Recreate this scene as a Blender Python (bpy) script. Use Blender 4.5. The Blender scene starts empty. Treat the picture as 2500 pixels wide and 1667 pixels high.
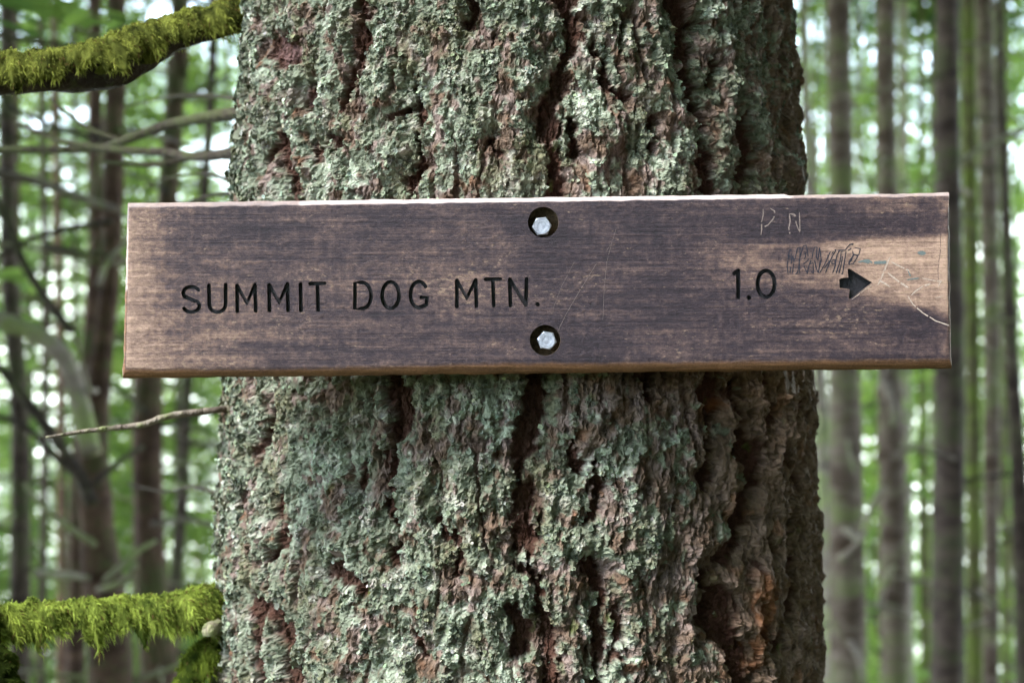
import bpy, math, random
import numpy as np
from mathutils import Vector, Matrix
from mathutils.geometry import delaunay_2d_cdt

random.seed(11)
rng = np.random.default_rng(11)
S = bpy.context.scene
col = S.collection

# ------------------------------------------------------------------ camera
ZC, DC = 1.6, 1.285              # lens height above the ground, distance to the board
cam_d = bpy.data.cameras.new('camera')
cam = bpy.data.objects.new('camera', cam_d)
col.objects.link(cam)
cam.location = (0, -DC, ZC)
cam.rotation_euler = (math.radians(90), 0, 0)
cam_d.lens = 50
cam_d.sensor_width = 36
cam_d.clip_start = 0.05
cam_d.clip_end = 2000
cam_d.dof.use_dof = True
cam_d.dof.focus_distance = DC + 0.012
cam_d.dof.aperture_fstop = 4.8
cam_d.dof.aperture_blades = 0
S.camera = cam

# ------------------------------------------------------------------ sky, sun, exposure
W = bpy.data.worlds.new("World")
S.world = W
W.use_nodes = True
nt = W.node_tree
nt.nodes.clear()
wout = nt.nodes.new('ShaderNodeOutputWorld')
bg = nt.nodes.new('ShaderNodeBackground')
sky = nt.nodes.new('ShaderNodeTexSky')
sky.sky_type = 'NISHITA'
sky.sun_disc = False
SUN_EL, SUN_ROT = math.radians(50), math.radians(232)
sky.sun_elevation = SUN_EL
sky.sun_rotation = SUN_ROT
sky.air_density = 1.0
sky.dust_density = 0.5
geo = nt.nodes.new('ShaderNodeTexCoord')
sep = nt.nodes.new('ShaderNodeSeparateXYZ')
mx = nt.nodes.new('ShaderNodeMath'); mx.operation = 'MAXIMUM'; mx.inputs[1].default_value = 0.06
cmb = nt.nodes.new('ShaderNodeCombineXYZ')
nt.links.new(geo.outputs['Generated'], sep.inputs[0])
nt.links.new(sep.outputs[0], cmb.inputs[0]); nt.links.new(sep.outputs[1], cmb.inputs[1])
nt.links.new(sep.outputs[2], mx.inputs[0]); nt.links.new(mx.outputs[0], cmb.inputs[2])
nt.links.new(cmb.outputs[0], sky.inputs[0])
bw = nt.nodes.new('ShaderNodeRGBToBW')
mixw = nt.nodes.new('ShaderNodeMixRGB'); mixw.inputs[0].default_value = 0.42   # overcast: mostly grey
nt.links.new(sky.outputs[0], bw.inputs[0])
nt.links.new(sky.outputs[0], mixw.inputs[1]); nt.links.new(bw.outputs[0], mixw.inputs[2])
nt.links.new(mixw.outputs[0], bg.inputs[0])
bg.inputs[1].default_value = 0.15
nt.links.new(bg.outputs[0], wout.inputs[0])

sl = bpy.data.lights.new('sun', 'SUN')
sl.energy = 0.6
sl.angle = math.radians(14)
sl.color = (1.0, 0.96, 0.9)
so = bpy.data.objects.new('sun', sl)
col.objects.link(so)
to_sun = Vector((math.sin(SUN_ROT) * math.cos(SUN_EL), math.cos(SUN_ROT) * math.cos(SUN_EL), math.sin(SUN_EL)))
so.rotation_euler = to_sun.to_track_quat('Z', 'Y').to_euler()

S.view_settings.view_transform = 'Standard'
S.view_settings.look = 'None'
S.view_settings.gamma = 1
S.view_settings.use_curve_mapping = False
S.view_settings.exposure = 3.5
S.render.engine = 'CYCLES'
S.cycles.use_denoising = True
S.cycles.max_bounces = 8
S.cycles.diffuse_bounces = 4
S.cycles.transmission_bounces = 4
S.cycles.sample_clamp_indirect = 6

# ------------------------------------------------------------------ helpers
def at(px, py, Y):
    """point at depth Y seen at photograph pixel (2500 x 1667)"""
    d = DC + Y
    return Vector(((px - 1250) / 2500 * .72 * d, Y, ZC + (833.5 - py) / 2500 * .72 * d))

_perm = {}
def _tab(seed):
    if seed not in _perm:
        r = np.random.default_rng(seed + 500)
        _perm[seed] = (r.permutation(1024), np.stack([np.cos(a := r.uniform(0, 6.2832, 1024)), np.sin(a)], 0).astype(np.float32))
    return _perm[seed]

def pn(x, y, seed=0):
    """2-D gradient noise, about -1..1"""
    p, g = _tab(seed)
    x = np.asarray(x, np.float64); y = np.asarray(y, np.float64)
    x, y = np.broadcast_arrays(x, y)
    xi = np.floor(x).astype(np.int64); yi = np.floor(y).astype(np.int64)
    xf = (x - xi).astype(np.float32); yf = (y - yi).astype(np.float32)
    u = xf * xf * xf * (xf * (xf * 6 - 15) + 10); v = yf * yf * yf * (yf * (yf * 6 - 15) + 10)
    def c(dx, dy):
        h = p[(p[(xi + dx) & 1023] + yi + dy) & 1023]
        return g[0][h] * (xf - dx) + g[1][h] * (yf - dy)
    a = c(0, 0); b = c(1, 0); d = c(0, 1); e = c(1, 1)
    return 1.5 * ((a * (1 - u) + b * u) * (1 - v) + (d * (1 - u) + e * u) * v)

def fbm(x, y, o=4, seed=0, gain=.5):
    s = 0; a = 1; t = 0
    for i in range(o):
        s = s + a * pn(x * 2 ** i, y * 2 ** i, seed + i * 7); t += a; a *= gain
    return s / t

def worley(x, y, seed=0):
    p, g = _tab(seed)
    xi = np.floor(x).astype(np.int64); yi = np.floor(y).astype(np.int64)
    f1 = np.full(x.shape, 9., np.float32); idv = np.zeros(x.shape, np.float32)
    for dx in (-1, 0, 1):
        for dy in (-1, 0, 1):
            h = p[(p[(xi + dx) & 1023] + yi + dy) & 1023]
            d = ((xi + dx + .5 + .45 * g[0][h] - x) ** 2 + (yi + dy + .5 + .45 * g[1][h] - y) ** 2).astype(np.float32)
            m = d < f1
            f1 = np.where(m, d, f1); idv = np.where(m, (h * 0.6180339) % 1, idv)
    return np.sqrt(f1), idv

def ss(a, b, x):
    t = np.clip((x - a) / (b - a), 0, 1)
    return t * t * (3 - 2 * t)

def tag(o, label=None, cat=None, group=None, kind=None):
    for k, v in (('label', label), ('category', cat), ('group', group), ('kind', kind)):
        if v: o[k] = v
    return o

def empty(name, loc=(0, 0, 0)):
    o = bpy.data.objects.new(name, None)
    o.empty_display_size = .1
    o.location = loc
    col.objects.link(o)
    return o

def link(name, me, mat=None, parent=None, smooth=False):
    o = bpy.data.objects.new(name, me)
    if mat and not me.materials: me.materials.append(mat)
    if smooth: me.polygons.foreach_set('use_smooth', np.ones(len(me.polygons), bool))
    col.objects.link(o)
    if parent is not None:
        o.parent = parent
        o.matrix_parent_inverse = Matrix.Translation(-Vector(parent_loc(parent)))
    return o

def parent_loc(p):
    v = Vector(p.location)
    while p.parent is not None:
        p = p.parent; 
        if p.parent is None: return Vector(p.location)
    return v

def mesh_np(name, V, F, cols=None, smooth=True):
    """V (n,3), F (m,k) arrays -> mesh"""
    me = bpy.data.meshes.new(name)
    V = np.ascontiguousarray(V, np.float32); F = np.ascontiguousarray(F, np.int32)
    k = F.shape[1]
    me.vertices.add(len(V)); me.vertices.foreach_set('co', V.ravel())
    me.loops.add(F.size); me.loops.foreach_set('vertex_index', F.ravel())
    me.polygons.add(len(F))
    me.polygons.foreach_set('loop_start', np.arange(0, F.size, k, dtype=np.int32))
    me.polygons.foreach_set('loop_total', np.full(len(F), k, np.int32))
    me.update(calc_edges=True)
    if smooth: me.polygons.foreach_set('use_smooth', np.ones(len(F), bool))
    if cols is not None:
        a = me.color_attributes.new('tone', 'FLOAT_COLOR', 'POINT')
        c = np.ones((len(V), 4), np.float32); c[:, :3] = cols
        a.data.foreach_set('color', c.ravel())
    return me

def mat_new(name):
    m = bpy.data.materials.new(name); m.use_nodes = True
    n = m.node_tree.nodes; n.clear()
    out = n.new('ShaderNodeOutputMaterial')
    return m, m.node_tree, out

class NB:
    """small node builder"""
    def __init__(s, tree): s.t = tree
    def n(s, typ, **kw):
        nd = s.t.nodes.new(typ)
        for k, v in kw.items(): setattr(nd, k, v)
        return nd
    def l(s, a, b): s.t.links.new(a, b)
    def noise(s, vec, scale, detail=5, rough=.6, dist=0):
        nd = s.n('ShaderNodeTexNoise'); nd.inputs['Scale'].default_value = scale
        nd.inputs['Detail'].default_value = detail; nd.inputs['Roughness'].default_value = rough
        nd.inputs['Distortion'].default_value = dist
        s.l(vec, nd.inputs['Vector']); return nd.outputs['Fac']
    def map(s, vec, sc=(1, 1, 1), loc=(0, 0, 0), rot=(0, 0, 0)):
        nd = s.n('ShaderNodeMapping'); nd.inputs['Scale'].default_value = sc
        nd.inputs['Location'].default_value = loc; nd.inputs['Rotation'].default_value = rot
        s.l(vec, nd.inputs[0]); return nd.outputs[0]
    def ramp(s, fac, stops):
        nd = s.n('ShaderNodeValToRGB'); cr = nd.color_ramp
        while len(cr.elements) < len(stops): cr.elements.new(.5)
        for e, (p, c) in zip(cr.elements, stops):
            e.position = p; e.color = (*c, 1) if len(c) == 3 else c
        s.l(fac, nd.inputs[0]); return nd.outputs[0]
    def math(s, op, a, b=None, clamp=False):
        nd = s.n('ShaderNodeMath', operation=op, use_clamp=clamp)
        for i, v in enumerate((a, b)):
            if v is None: continue
            if isinstance(v, (int, float)): nd.inputs[i].default_value = v
            else: s.l(v, nd.inputs[i])
        return nd.outputs[0]
    def mix(s, fac, a, b, mode='MIX'):
        nd = s.n('ShaderNodeMixRGB', blend_type=mode)
        for i, v in enumerate((fac, a, b)):
            if isinstance(v, (int, float)): nd.inputs[i].default_value = v
            elif isinstance(v, tuple): nd.inputs[i].default_value = (*v, 1)
            else: s.l(v, nd.inputs[i])
        return nd.outputs[0]
    def bump(s, h, dist, strength=1.0, normal=None):
        nd = s.n('ShaderNodeBump'); nd.inputs['Distance'].default_value = dist
        nd.inputs['Strength'].default_value = strength
        s.l(h, nd.inputs['Height'])
        if normal: s.l(normal, nd.inputs['Normal'])
        return nd.outputs[0]
    def bsdf(s, color, rough=.8, spec=.3, normal=None, metal=0):
        nd = s.n('ShaderNodeBsdfPrincipled')
        if isinstance(color, tuple): nd.inputs['Base Color'].default_value = (*color, 1)
        else: s.l(color, nd.inputs['Base Color'])
        if isinstance(rough, (int, float)): nd.inputs['Roughness'].default_value = rough
        else: s.l(rough, nd.inputs['Roughness'])
        nd.inputs['Specular IOR Level'].default_value = spec
        nd.inputs['Metallic'].default_value = metal
        if normal: s.l(normal, nd.inputs['Normal'])
        return nd.outputs[0]

# ------------------------------------------------------------------ materials
def mat_tone(name, rough=.85, spec=.2, fine=900, amt=.0006, var=.35):
    """colour comes from the per-point tone of the object, with fine grain and relief"""
    m, t, out = mat_new(name); b = NB(t)
    a = b.n('ShaderNodeAttribute', attribute_name='tone')
    tc = b.n('ShaderNodeTexCoord').outputs['Object']
    f = b.noise(tc, fine, 3, .7)
    g = b.noise(tc, fine * .35, 3, .6)
    v = b.math('ADD', b.math('MULTIPLY', f, var), b.math('MULTIPLY', g, var))
    v = b.math('ADD', v, 1 - var)
    c = b.mix(1.0, a.outputs['Color'], v, 'MULTIPLY')
    nrm = b.bump(f, amt, .8)
    b.l(b.bsdf(c, rough, spec, nrm), out.inputs[0])
    return m

M_BARK = mat_tone('lichen_bark', fine=700, amt=.0011, var=.5)
M_FLAKE = mat_tone('lichen_flake', fine=1200, amt=.0003, var=.2)

def mat_bg_bark(name, dark, pale, moss=None, mossamt=.0, sc=1.0):
    m, t, out = mat_new(name); b = NB(t)
    tc = b.n('ShaderNodeTexCoord').outputs['Object']
    gm = b.n('ShaderNodeNewGeometry').outputs['Position']
    n1 = b.noise(b.map(gm, (4 * sc, 4 * sc, 9 * sc)), 1.3, 5, .65, .6)
    n2 = b.noise(b.map(gm, (1, 1, 1.6)), 2.6, 5, .65)
    n3 = b.noise(b.map(gm, (22, 22, 12)), 2.5, 4, .7)
    c = b.ramp(b.math('ADD', b.math('MULTIPLY', n1, .55), b.math('MULTIPLY', n2, .45)), [(.40, dark), (.60, pale)])
    if moss:
        f = b.ramp(b.math('ADD', b.math('MULTIPLY', n2, .6), b.math('MULTIPLY', n3, .4)), [(.55 - mossamt * .25, (0, 0, 0)), (.62 - mossamt * .2, (1, 1, 1))])
        c = b.mix(f, c, moss)
    nrm = b.bump(n3, .02, .9)
    b.l(b.bsdf(c, .9, .15, nrm), out.inputs[0])
    return m

M_TR_GREY = mat_bg_bark('grey_brown_bark', (.075, .050, .034), (.25, .195, .155), (.16, .18, .07), .2)
M_TR_BROWN = mat_bg_bark('red_brown_bark', (.050, .029, .020), (.15, .093, .066), (.08, .09, .035), .2)
M_TR_DARK = mat_bg_bark('dark_bark', (.040, .028, .022), (.13, .095, .078), (.08, .09, .04), .2)
M_TR_MOSS = mat_bg_bark('mossy_bark', (.07, .06, .03), (.19, .17, .09), (.14, .18, .035), .35)
M_TR_PALE = mat_bg_bark('pale_bark', (.19, .15, .115), (.40, .34, .285), (.26, .30, .12), .3)
M_TWIG = mat_bg_bark('dead_twig_bark', (.13, .10, .08), (.36, .31, .25), (.20, .23, .09), .3, 3)
M_TWIG_D = mat_bg_bark('dark_twig_bark', (.030, .023, .018), (.10, .080, .060), (.085, .095, .04), .25, 3)

def mat_leaf(name, c1, c2, trans=.5):
    m, t, out = mat_new(name); b = NB(t)
    oi = b.n('ShaderNodeObjectInfo').outputs['Random']
    gm = b.n('ShaderNodeNewGeometry').outputs['Position']
    n = b.noise(gm, 1.1, 3, .6)
    f = b.math('ADD', b.math('MULTIPLY', oi, .55), b.math('MULTIPLY', n, 2.2))
    f = b.math('SUBTRACT', f, .9, True)
    c = b.mix(f, c1, c2)
    d = b.n('ShaderNodeBsdfDiffuse'); b.l(c, d.inputs[0])
    tr = b.n('ShaderNodeBsdfTranslucent'); b.l(b.mix(1.0, c, (1.0, 1.0, .55), 'MULTIPLY'), tr.inputs[0])
    mixs = b.n('ShaderNodeMixShader'); mixs.inputs[0].default_value = trans
    b.l(d.outputs[0], mixs.inputs[1]); b.l(tr.outputs[0], mixs.inputs[2])
    b.l(mixs.outputs[0], out.inputs[0])
    return m
M_NEEDLE = mat_leaf('conifer_needles', (.055, .12, .055), (.24, .34, .10), .6)
M_LEAF = mat_leaf('broad_leaves', (.10, .19, .08), (.33, .45, .12), .6)

def mat_moss():
    m, t, out = mat_new('hanging_moss'); b = NB(t)
    a = b.n('ShaderNodeAttribute', attribute_name='tone')
    d = b.n('ShaderNodeBsdfDiffuse'); b.l(a.outputs['Color'], d.inputs[0])
    tr = b.n('ShaderNodeBsdfTranslucent'); b.l(a.outputs['Color'], tr.inputs[0])
    mixs = b.n('ShaderNodeMixShader'); mixs.inputs[0].default_value = .35
    b.l(d.outputs[0], mixs.inputs[1]); b.l(tr.outputs[0], mixs.inputs[2])
    b.l(mixs.outputs[0], out.inputs[0]); return m
M_MOSS = mat_moss()

def mat_board():
    m, t, out = mat_new('weathered_board'); b = NB(t)
    tc = b.n('ShaderNodeTexCoord').outputs['Object']
    a = b.n('ShaderNodeAttribute', attribute_name='tone').outputs['Color']   # r: worn to tan, g: raw brown end grain, b: bleached
    s = b.n('ShaderNodeSeparateColor'); b.l(a, s.inputs[0])
    worn, raw, blea = s.outputs[0], s.outputs[1], s.outputs[2]
    grain = b.noise(b.map(tc, (10, 60, 420)), 1.0, 5, .65, .15)
    saw = b.noise(b.map(tc, (260, 60, 26)), 1.0, 3, .6)
    fine = b.noise(b.map(tc, (420, 420, 900)), 1.0, 3, .7)
    blot = b.noise(b.map(tc, (10, 10, 22)), 1.0, 5, .6, .4)
    fleck = b.noise(b.map(tc, (150, 150, 330)), 1.0, 3, .65)
    rough_ = b.noise(b.map(tc, (150, 150, 230)), 1.0, 6, .8)
    v = b.math('ADD', b.math('MULTIPLY', grain, .30), b.math('MULTIPLY', saw, .14))
    v = b.math('ADD', v, b.math('MULTIPLY', rough_, .80))
    v = b.math('ADD', v, b.math('MULTIPLY', blot, .42))
    v = b.math('ADD', v, b.math('MULTIPLY', worn, .46))
    v = b.math('SUBTRACT', v, .50)
    c = b.ramp(v, [(.16, (.008, .006, .010)), (.35, (.027, .018, .025)), (.49, (.074, .048, .048)), (.63, (.175, .112, .088)), (.90, (.44, .30, .22))])
    crk = b.noise(b.map(tc, (9, 40, 520)), 1.0, 3, .55, .3)
    c = b.mix(b.ramp(b.math('ADD', crk, b.math('MULTIPLY', fine, .12)), [(.30, (.75, .75, .75)), (.40, (0, 0, 0))]), c, (.018, .012, .012))
    fl = b.ramp(b.math('ADD', b.math('ADD', fleck, b.math('MULTIPLY', blot, .5)), b.math('MULTIPLY', worn, .10)), [(.90, (0, 0, 0)), (1.06, (1, 1, 1))])
    c = b.mix(b.math('MULTIPLY', fl, .42), c, (.42, .30, .20))
    rawc = b.ramp(b.math('ADD', b.math('MULTIPLY', grain, .6), b.math('MULTIPLY', fine, .4)), [(.3, (.05, .024, .012)), (.55, (.24, .115, .050)), (.75, (.42, .22, .10))])
    c = b.mix(raw, c, rawc)
    c = b.mix(b.math('MULTIPLY', blea, b.math('ADD', .65, b.math('MULTIPLY', fine, .6)), True), c, (.72, .60, .57))
    h = b.math('ADD', b.math('MULTIPLY', grain, .6), b.math('ADD', b.math('MULTIPLY', fine, .3), b.math('MULTIPLY', saw, .25)))
    h = b.math('ADD', h, b.math('MULTIPLY', rough_, .9)); nrm = b.bump(h, .0016, .8)
    b.l(b.bsdf(c, .62, .35, nrm), out.inputs[0])
    return m
M_BOARD = mat_board()

def mat_simple(name, c1, c2, scale, rough, spec=.3, metal=0, bump=.0003):
    m, t, out = mat_new(name); b = NB(t)
    tc = b.n('ShaderNodeTexCoord').outputs['Object']
    n = b.noise(tc, scale, 4, .65)
    nrm = b.bump(n, bump, .7)
    b.l(b.bsdf(b.ramp(n, [(.35, c1), (.65, c2)]), rough, spec, nrm, metal), out.inputs[0])
    return m
M_PAINT = mat_simple('black_letter_paint', (.006, .006, .008), (.022, .021, .025), 500, .5, .4)
M_HOLE = mat_simple('raw_brown_recess', (.035, .022, .012), (.13, .09, .05), 350, .8)
M_BOLT = mat_simple('galvanised_steel', (.34, .38, .46), (.58, .62, .70), 420, .42, .5, .55, .0004)
M_SCR = mat_simple('pale_scratch', (.31, .25, .205), (.58, .48, .40), 900, .8)
M_SCR_M = mat_simple('worn_scratch', (.12, .095, .09), (.27, .215, .19), 900, .8)
M_SCR_F = mat_simple('faint_scratch', (.10, .08, .08), (.21, .165, .15), 900, .8)
M_INK = mat_simple('blue_black_ink', (.010, .012, .022), (.035, .036, .05), 900, .7)
M_TEAL = mat_simple('teal_ink', (.09, .12, .12), (.16, .19, .18), 900, .7)
M_GROUND = mat_simple('forest_floor', (.05, .038, .02), (.07, .09, .03), 9, .95, .1, 0, .03)

# ------------------------------------------------------------------ ground
def gz(x, y):
    y = np.asarray(y, float); x = np.asarray(x, float)
    base = np.where(y > .2, -(y - .2) * .31, -y * .10)
    return base + .12 * pn(x * .35, y * .35, 3) * ss(1.0, 5.0, np.hypot(x, y)) + .9 * pn(x * .05, y * .05, 5) * ss(6, 40, np.hypot(x, y))

gx = np.sinh(np.linspace(-6.2, 6.2, 161)); gx = gx / gx.max() * 900
gy = gx.copy()
GX, GY = np.meshgrid(gx, gy, indexing='ij')
V = np.stack([GX, GY, gz(GX, GY)], -1).reshape(-1, 3)
n = len(gx)
I = np.arange(n * n).reshape(n, n)
F = np.stack([I[:-1, :-1], I[1:, :-1], I[1:, 1:], I[:-1, 1:]], -1).reshape(-1, 4)
tag(link('ground', mesh_np('ground', V, F), M_GROUND), kind='structure')

# ------------------------------------------------------------------ tubes
def tube_arrays(pts, rad, sides=10, rough=0, seed=0, sub=4):
    """swept tube through pts (smoothed) with radii; returns V,F"""
    P = np.array([tuple(p) for p in pts], float); R = np.array(rad, float)
    k = len(P); ts = np.linspace(0, k - 1, (k - 1) * sub + 1)
    def cr(A, t):
        i = np.clip(np.floor(t).astype(int), 0, k - 2); f = (t - i)
        A = A if A.ndim > 1 else A[:, None]
        p0 = A[np.clip(i - 1, 0, k - 1)]; p1 = A[i]; p2 = A[i + 1]; p3 = A[np.clip(i + 2, 0, k - 1)]; f = f[:, None]
        return .5 * (2 * p1 + (p2 - p0) * f + (2 * p0 - 5 * p1 + 4 * p2 - p3) * f ** 2 + (3 * p1 - p0 - 3 * p2 + p3) * f ** 3)
    C = cr(P, ts); r = np.interp(ts, np.arange(k), R)
    T = np.gradient(C, axis=0); T /= np.linalg.norm(T, axis=1)[:, None] + 1e-9
    ref = np.array([0, 1., 0]) if abs(T[:, 1]).mean() < .8 else np.array([1., 0, 0])
    A = np.cross(T, ref); A /= np.linalg.norm(A, axis=1)[:, None]
    B = np.cross(A, T)
    th = np.linspace(0, 2 * math.pi, sides, endpoint=False)
    L = np.concatenate([[0], np.cumsum(np.linalg.norm(np.diff(C, axis=0), axis=1))])
    rr = r[:, None] * (1 + rough * pn(L[:, None] / (r.mean() * 2.2) + 0 * th, (th * 1.9)[None] + 0 * L[:, None], seed))
    V = C[:, None] + rr[..., None] * (np.cos(th)[None, :, None] * A[:, None] + np.sin(th)[None, :, None] * B[:, None])
    m = len(C); V = V.reshape(-1, 3)
    I = np.arange(m * sides).reshape(m, sides); J = np.roll(I, -1, 1)
    F = np.stack([I[:-1], J[:-1], J[1:], I[1:]], -1).reshape(-1, 4)
    V = np.vstack([V, C[0], C[-1]])
    e0 = np.stack([I[0], J[0], np.full(sides, m * sides), np.full(sides, m * sides)], -1)
    return V, F, C, r, (I, m * sides)

def tube(name, pts, rad, mat, parent=None, sides=10, rough=0, seed=0, sub=4):
    V, F, C, r, (I, c0) = tube_arrays(pts, rad, sides, rough, seed, sub)
    me = bpy.data.meshes.new(name)
    faces = F.tolist()
    J = np.roll(I, -1, 1)
    for a, b in zip(I[0], J[0]): faces.append((int(b), int(a), c0))
    for a, b in zip(I[-1], J[-1]): faces.append((int(a), int(b), c0 + 1))
    me.from_pydata(V.tolist(), [], faces)
    return link(name, me, mat, parent, True)

# ================================================================== THE BIG TRUNK
CX = .0075
_zr = np.array([-1.7, -1.2, -.8, -.395, -.03, .395, 1.5, 8, 16]) + ZC
_rr = np.array([.62, .47, .380, .342, .331, .299, .285, .20, .03])
Rz = lambda z: np.interp(z, _zr, _rr)
GAP = .055
Yz = lambda z: Rz(z) + GAP + .0 * z

def px2surf(px, py):
    """photograph pixel -> (theta, z) on the trunk"""
    z = ZC; th = 0.
    kx = (px - 1250) / 2500 * .72
    for _ in range(12):
        R = float(Rz(z)); yc = float(Yz(z))
        # ray: (kx*d, -DC+d)
        A = kx * kx + 1; Bq = -2 * (kx * CX + (DC + yc)); Cq = CX * CX + (DC + yc) ** 2 - R * R
        disc = Bq * Bq - 4 * A * Cq
        if disc < 0: disc = 0
        d = (-Bq - math.sqrt(disc)) / (2 * A)
        x = kx * d; y = -DC + d
        th = math.atan2(x - CX, yc - y)
        z = ZC + (833.5 - py) / 2500 * .72 * d
    return th, z

Z7 = lambda x, y: (540 + x / 1.611, y / 1.611)
Z8 = lambda x, y: (520 + x / 1.547, 880 + y / 1.547)
# traced deep fissures: (mapping, [(x,y,halfwidth_mm,depth_mm)...])
FIS = [
 (Z7, [(545, -60, 5, 14), (560, 60, 7, 18), (555, 160, 8, 18), (540, 250, 6, 14), (505, 300, 5, 14), (500, 380, 5, 13), (470, 450, 4, 10)]),
 (Z7, [(755, 340, 3, 11), (775, 430, 3, 14), (780, 560, 3, 15), (765, 660, 4, 15), (740, 760, 6, 15)]),
 (Z7, [(170, 640, 6, 10), (220, 560, 9, 12), (255, 640, 11, 17), (270, 720, 12, 20), (280, 820, 12, 22)]),
 (Z7, [(1330, -60, 10, 12), (1385, 60, 9, 14), (1380, 160, 7, 14), (1350, 280, 7, 14), (1320, 350, 8, 16), (1290, 430, 7, 15), (1290, 560, 6, 13), (1310, 680, 6, 13), (1320, 800, 6, 12)]),
 (Z7, [(1470, 180, 3, 10), (1500, 240, 3, 14), (1505, 310, 4, 15), (1560, 365, 5, 12), (1590, 380, 3, 9)]),
 (Z7, [(1790, -60, 13, 24), (1825, 60, 13, 26), (1835, 160, 10, 24), (1840, 280, 8, 22), (1850, 370, 9, 22), (1895, 440, 8, 22), (1905, 480, 5, 14)]),
 (Z7, [(2040, 440, 5, 16), (2060, 520, 9, 26), (2080, 600, 10, 28), (2060, 690, 9, 26), (2050, 800, 8, 24)]),
 (Z7, [(2170, -60, 9, 20), (2190, 60, 8, 20), (2195, 160, 5, 14), (2180, 260, 4, 10)]),
 (Z7, [(2220, 420, 3, 10), (2190, 560, 4, 13), (2200, 680, 3, 12)]),
 (Z7, [(120, -40, 7, 16), (110, 60, 7, 18), (120, 150, 5, 16), (105, 300, 5, 14)]),
 (Z7, [(1690, 490, 5, 14), (1690, 580, 5, 16)]),
 (Z7, [(1070, 550, 3, 12), (1085, 610, 3, 12)]),
 (Z7, [(1380, 470, 3, 12), (1395, 600, 4, 14)]),
 (Z7, [(420, 520, 5, 12), (460, 560, 6, 14)]),
 (Z7, [(350, 560, 6, 12), (360, 620, 6, 12)]),
 (Z7, [(960, -50, 4, 12), (1000, 30, 5, 14), (980, 90, 4, 12)]),
 (Z7, [(1950, 260, 5, 14), (1930, 320, 4, 12)]),
 (Z7, [(1900, 540, 4, 12), (1915, 640, 5, 14), (1925, 780, 5, 14)]),
 (Z7, [(740, 420, 3, 9), (650, 470, 3, 8)]),
 (Z7, [(340, 330, 6, 9), (330, 380, 6, 9), (340, 410, 4, 8)]),
 (Z7, [(210, 200, 12, 7), (290, 200, 10, 6)]),
 (Z8, [(230, -30, 5, 20), (222, 100, 5, 20), (215, 200, 4, 18), (190, 300, 5, 14), (150, 350, 5, 12)]),
 (Z8, [(660, -30, 8, 22), (680, 100, 9, 24), (710, 200, 11, 26), (705, 260, 8, 22), (690, 320, 4, 16), (668, 400, 3, 14), (672, 520, 3, 13), (678, 640, 3, 12), (690, 760, 3, 9)]),
 (Z8, [(640, 330, 3, 9), (640, 390, 3, 10), (670, 420, 3, 10)]),
 (Z8, [(1210, -30, 9, 24), (1215, 90, 8, 24), (1220, 200, 8, 24), (1215, 270, 5, 15)]),
 (Z8, [(1165, 240, 8, 10), (1170, 330, 9, 12), (1145, 430, 4, 11), (1180, 560, 8, 14), (1185, 660, 9, 20), (1190, 780, 7, 20), (1225, 860, 4, 14), (1250, 960, 5, 18), (1275, 1080, 5, 20), (1285, 1280, 6, 20)]),
 (Z8, [(1355, 300, 3, 9), (1365, 380, 5, 14), (1385, 430, 3, 9)]),
 (Z8, [(1440, 380, 3, 10), (1450, 450, 4, 16), (1445, 530, 4, 16), (1420, 600, 3, 11)]),
 (Z8, [(1400, 760, 4, 12), (1460, 830, 6, 18), (1475, 890, 4, 16), (1450, 980, 4, 12), (1480, 1060, 3, 11), (1440, 1160, 3, 9), (1450, 1280, 4, 12)]),
 (Z8, [(250, 540, 8, 14), (262, 620, 8, 15), (250, 700, 5, 12), (215, 760, 4, 14), (225, 850, 4, 13)]),
 (Z8, [(150, 930, 9, 10), (240, 930, 9, 14), (265, 1010, 10, 18), (285, 1120, 10, 20), (300, 1280, 10, 20)]),
 (Z8, [(180, 950, 8, 12), (180, 1080, 8, 14), (170, 1280, 8, 14)]),
 (Z8, [(120, 500, 4, 14), (110, 560, 5, 14)]),
 (Z8, [(1130, 930, 6, 16), (1155, 1010, 9, 18), (1160, 1090, 7, 16)]),
 (Z8, [(1890, -30, 10, 18), (1890, 120, 9, 18), (1900, 220, 8, 18)]),
 (Z8, [(1990, -30, 6, 16), (1985, 120, 10, 24), (1985, 220, 12, 28), (2030, 330, 12, 28), (2045, 450, 10, 28), (2010, 560, 10, 26), (1990, 680, 7, 18), (1930, 760, 7, 14)]),
 (Z8, [(1870, 300, 4, 12), (1855, 420, 4, 14), (1880, 520, 5, 12)]),
 (Z8, [(1868, 820, 10, 20), (1900, 920, 15, 24), (1940, 1020, 15, 24), (1985, 1110, 12, 26), (2000, 1280, 12, 28)]),
 (Z8, [(2190, 420, 4, 12), (2180, 540, 8, 26), (2175, 660, 9, 28), (2185, 760, 9, 28), (2190, 860, 7, 22), (2170, 960, 4, 12)]),
 (Z8, [(2180, 60, 3, 10), (2225, 240, 4, 14), (2240, 420, 4, 14), (2250, 540, 3, 12)]),
 (Z8, [(2090, 60, 3, 12), (2110, 200, 4, 12), (2080, 330, 3, 10)]),
 (Z8, [(2060, 940, 4, 12), (2085, 1080, 6, 12)]),
 (Z8, [(1640, -30, 6, 16), (1640, 90, 6, 16), (1650, 150, 3, 9)]),
 (Z8, [(560, 380, 3, 7), (540, 480, 3, 7)]),
 (Z8, [(860, 600, 3, 7), (930, 700, 3, 7), (935, 800, 3, 6)]),
 (Z8, [(480, 800, 8, 6), (560, 850, 9, 6)]),
 (Z8, [(1520, 950, 4, 9), (1540, 1130, 4, 9)]),
 (Z8, [(760, 1040, 3, 8), (800, 1110, 3, 8)]),
 (Z8, [(2290, 300, 3, 9), (2260, 640, 4, 12), (2280, 800, 3, 10)]),
]

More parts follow.
